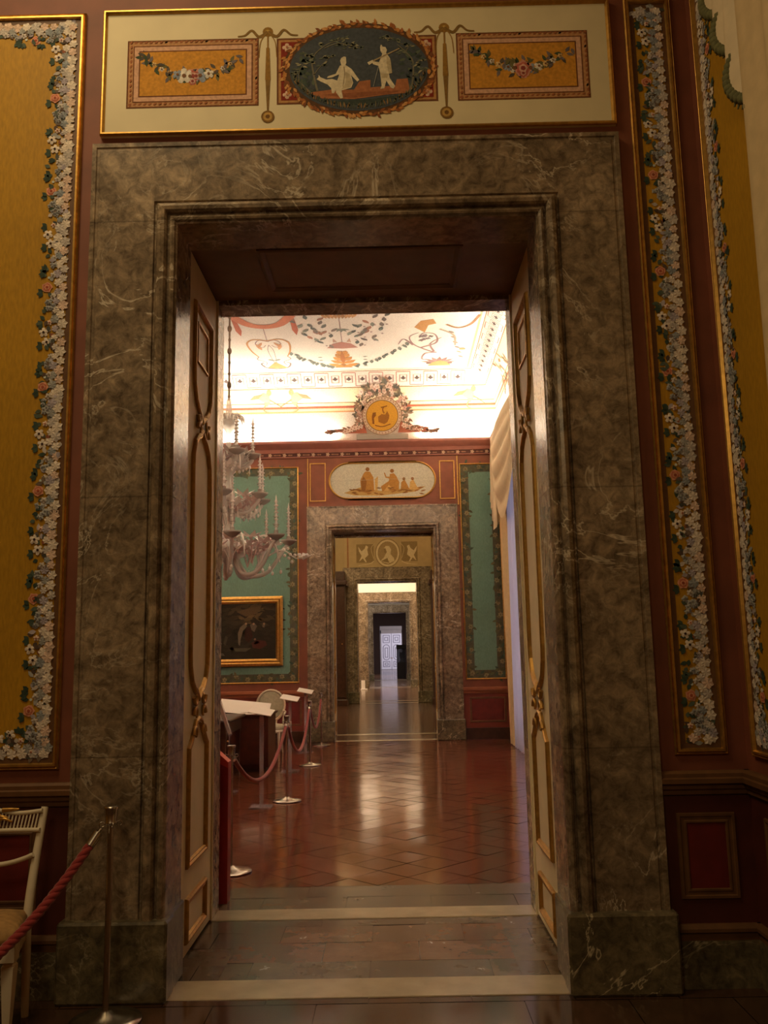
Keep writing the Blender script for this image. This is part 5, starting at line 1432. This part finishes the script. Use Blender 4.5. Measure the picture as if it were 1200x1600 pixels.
# dark cabinets that flank the third doorway, seen edge-on
def tall_cabinet(x0, x1, label):
    l = ((x0 + x1) / 2, 23.9, 0)
    t = thing('tall_cabinet', label, 'cabinet', l)
    mb = MB(); mb.box(x0, x1, 23.55, 24.45, .18, 3.75); mb.build('carcass', M['wood'], t, l)
    mb = MB(); mb.box(x0 - .04, x1 + .04, 23.5, 24.46, 0, .18, bevel=.01); mb.build('plinth', M['wood'], t, l)
    mb = MB(); mb.box(x0 - .07, x1 + .07, 23.46, 24.47, 3.75, 3.9, bevel=.03); mb.box(x0, x1, 23.55, 24.46, 3.9, 4.2, bevel=.02); mb.build('cornice', M['wood'], t, l)
    for k in range(3):
        w = (x1 - x0) / 3
        mb = MB(); mb.box(x0 + k * w + .02, x0 + (k + 1) * w - .02, 23.52, 23.55, .25, 3.68, bevel=.01); d_ = mb.build('door', M['wood'], t, l)
        mb = MB(); mb.ball((x0 + (k + .85) * w, 23.5, 1.9), .02); mb.build('knob', M['gold'], d_, l)
tall_cabinet(-3.4, -1.33, 'tall dark wooden cabinet left of the third doorway, seen through the second')
tall_cabinet(1.42, 2.18, 'tall dark wooden cabinet right of the third doorway, only its edge in view')
# dark band over the fourth doorway, reflected in the polished floor
ol4 = (0, 36.83, 5.4)
o4 = thing('overdoor_picture', 'dark square picture high over the fourth doorway in the bright white room', 'painting', ol4)
mb = MB(); mb.box(-.55, .55, 36.80, 36.85, 4.95, 6.6); mb.build('canvas', simple('dark_overdoor_canvas', C(112, 84, 60), .7, 0, .2, 5), o4, ol4)
mb = MB(); mb.sweep([(-.6, 4.9), (.6, 4.9), (.6, 6.65), (-.6, 6.65)], [(0, 0), (0, .05), (.03, .06), (.06, .05)], front(36.84), True); mb.build('frame', M['gold'], o4, ol4)
# overdoor oval, bottom edge just visible over the fifth doorway
pt = Paint(front(48.02), .004); pt.disk((.0, 4.95), .5, C(120, 112, 100), 32, 1.0, .95, h=.004); pt.ring((.0, 4.95), .5, .56, C(176, 164, 146), 32, 1, .95, h=.008)
tag(pt.build('overdoor_oval', None, (0, 48.02, 4.9)), 'grey oval relief over the fifth doorway, mostly hidden by the doorway before it', 'wall ornament')
# small white floor stand near the fourth doorway
sl = (-1.12, 35.2, 0)
sw = thing('floor_sign', 'tiny white floor sign at the left foot of the fourth doorway', 'sign', sl)
mb = MB(); mb.box(-1.3, -1.0, 35.1, 35.35, 0, .05, bevel=.01); mb.build('foot', M['paper'], sw, sl)
mb = MB(); mb.box(-1.27, -1.1, 35.2, 35.22, .05, .42); mb.build('board', M['paper'], sw, sl)
# black showcase
shl = (.68, 51.9, 0)
sh = thing('glass_showcase', 'tall black display showcase standing far down the enfilade before the white double door', 'showcase', shl)
mb = MB(); mb.box(.40, .96, 51.6, 52.2, 0, 1.0, bevel=.01); mb.build('pedestal', M['black'], sh, shl)
mb = MB()
for x in (.40, .93):
    for y in (51.6, 52.17): mb.box(x, x + .03, y, y + .03, 1.0, 1.82)
mb.build('posts', M['black'], sh, shl)
mb = MB(); mb.box(.38, .98, 51.58, 52.22, 1.82, 2.08, bevel=.03); mb.build('canopy', M['black'], sh, shl)
mb = MB()
for q in ((.43, .435, 51.63, 52.17), (.925, .93, 51.63, 52.17), (.43, .93, 51.63, 51.635), (.43, .93, 52.165, 52.17)): mb.box(*q, 1.0, 1.82)
mb.build('glass_case', glass_mat('showcase_glass', C(60, 64, 74), .5, .05), sh, shl)
mb = MB(); mb.lathe([(.12, 0), (.1, .06), (.05, .1), (.08, .3), (.14, .45), (.08, .55), (.1, .62), (.001, .62)], (.68, 51.9, 1.0), 14)
tag(mb.build('vase', M['plaster_grey'], None, (.68, 51.9, 1.0)), 'pale grey vase inside the black showcase', 'vase')
# white double door at the end
mb = MB()
for x0_, x1_ in ((-.93, .045), (.055, 1.03)):
    pass
df = MB(); df.box(-1.2, -.95, 81.9, 82.0, 0, 3.75); df.box(1.05, 1.3, 81.9, 82.0, 0, 3.75); df.box(-1.2, 1.3, 81.9, 82.0, 3.45, 3.8)
dfo = struct('trim_door_end', df, M['plaster_grey'])
for n_, (x0_, x1_) in enumerate(((-.945, .047), (.053, 1.045))):
    mb = MB(); mb.box(x0_, x1_, 81.93, 81.98, .02, 3.45, bevel=.008)
    o = struct('door_%d' % (8 + n_), mb, M['white_door'])
    PE = front(81.93); xm = (x0_ + x1_) / 2
    def fr_(path, nm='panel_moulding'):
        g = MB(); g.sweep(path, [(0, 0), (0, .02), (.05, .02), (.05, 0)], PE, True); g.build(nm, M['grey_line'], o)
    fr_([(xm - .33, 2.55), (xm + .33, 2.55), (xm + .33, 3.3), (xm - .33, 3.3)]); fr_([(xm - .17, 2.75), (xm + .17, 2.75), (xm + .17, 3.1), (xm - .17, 3.1)])
    ov = []
    for k in range(9): a = PI * k / 8; ov.append((xm + .33 * math.cos(a), 2.1 + .3 * math.sin(a)))
    for k in range(9): a = PI + PI * k / 8; ov.append((xm + .33 * math.cos(a), 1.2 + .3 * math.sin(a)))
    fr_(ov); fr_([(xm - .15, 1.15), (xm + .15, 1.15), (xm + .15, 2.1), (xm - .15, 2.1)])
    fr_([(xm - .33, .25), (xm + .33, .25), (xm + .33, .8), (xm - .33, .8)]); fr_([(xm - .16, .4), (xm + .16, .4), (xm + .16, .65), (xm - .16, .65)])
    g = MB(); g.ball((x1_ - .06 if n_ == 0 else x0_ + .06, 81.9, 1.1), .04); g.build('knob', M['gold'], o)
mb = MB(); mb.box(.03, .07, 81.915, 81.94, .02, 3.45); mb.build('astragal', M['grey_line'], dfo)

# ================================================================== LIGHT
def area(name, loc, rot, sx, sy, power, col, spread=PI):
    l = bpy.data.lights.new(name, 'AREA'); l.shape = 'RECTANGLE'; l.size = sx; l.size_y = sy; l.energy = power; l.color = col; l.spread = spread
    o = bpy.data.objects.new(name, l); COL.objects.link(o); o.location = loc; o.rotation_euler = rot; o['kind'] = 'helper'
    return o
WARM = (1.0, .74, .39); WARM2 = (1.0, .86, .68)
area('near_room_lamp', (-2.0, -2.0, 6.75), (0, 0, 0), 2.0, 2.0, 95, WARM)
area('near_room_chandelier_light', (-.9, -5.6, 4.4), (math.radians(42), 0, math.radians(-12)), 1.0, 1.0, 30, WARM)
# concealed cornice lighting of the green room, shining up
UP = (PI, 0, 0)
area('cornice_lamp_far', ((LX - .75) / 2, W2 - .05, 5.70), UP, -.75 - LX - .3, .08, 215, WARM2)
area('cornice_lamp_far_corner', (1.47, W2 - .05, 5.70), UP, 1.3, .08, 54, WARM2)
area('cornice_lamp_right', (RX2 - .11, 6.8, 5.70), UP, .08, 10.2, 195, WARM2)
area('cornice_lamp_left', (LX + .13, 6.8, 5.70), UP, .08, 10.2, 195, WARM2)
area('cornice_lamp_near', ((LX + RX2) / 2, 1.64, 5.70), UP, RX2 - LX - .4, .08, 165, WARM2)
# daylight behind the sheers
area('window_daylight', (RX2 + .46, 9.6, 2.5), (0, PI / 2, 0), 4.6, 3.0, 29, (.84, .80, 1.0))
area('third_room_lamp', (-1.5, 19.0, 6.3), (0, 0, 0), 2.5, 4.0, 280, WARM)
area('third_room_washer_left', (-2.3, 24.2, 5.5), UP, 1.3, .2, 70, WARM2)
area('third_room_washer_right', (1.95, 24.2, 5.5), UP, .55, .2, 40, WARM2)
area('white_room_lamp', (-1.2, 33.8, 5.2), UP, 4.5, 2.5, 640, (1.0, .77, .55))
area('fifth_room_lamp', (-1.0, 43.0, 6.7), (0, 0, 0), 2.0, 3.0, 330, (1.0, .88, .74))
area('dark_room_lamp', (-1.0, 57.0, 6.2), (0, 0, 0), 2.0, 3.0, 420, (1.0, .84, .80))
area('end_room_daylight', (3.8, 76.0, 2.6), (0, PI / 2, 0), 4.0, 6.0, 700, (.80, .78, 1.0))

w = bpy.data.worlds.new('World'); scene.world = w; w.use_nodes = True
bg = w.node_tree.nodes.get('Background'); bg.inputs[0].default_value = (.02, .022, .03, 1); bg.inputs[1].default_value = .3

# ================================================================== CAMERA
f, p, y, r, cx, D = 1375.0, .1587, .0066, -.0198, .148, 4.448
cam = bpy.data.cameras.new('camera'); co = bpy.data.objects.new('camera', cam); COL.objects.link(co)
cam.sensor_fit = 'VERTICAL'; cam.sensor_height = 24.0; cam.sensor_width = 18.0; cam.lens = f / 1600 * 24.0
cam.clip_start = .05; cam.clip_end = 200
F = Vector((-math.sin(y) * math.cos(p), math.cos(y) * math.cos(p), math.sin(p)))
r0 = Vector((math.cos(y), math.sin(y), 0)); u0 = r0.cross(F)
ri = r0 * math.cos(r) + u0 * math.sin(r); upv = -r0 * math.sin(r) + u0 * math.cos(r)
mw = Matrix((ri, upv, -F)).transposed().to_4x4(); mw.translation = (cx, -D, 1.6)
co.matrix_world = mw
scene.camera = co
scene.view_settings.view_transform = 'Standard'
scene.view_settings.look = 'None'
scene.view_settings.exposure = 0.0
scene.cycles.use_denoising = True
scene.cycles.max_bounces = 8; scene.cycles.diffuse_bounces = 5; scene.cycles.glossy_bounces = 4; scene.cycles.transparent_max_bounces = 16
scene.cycles.sample_clamp_indirect = 6.0
scene.cycles.caustics_reflective = False; scene.cycles.caustics_refractive = False
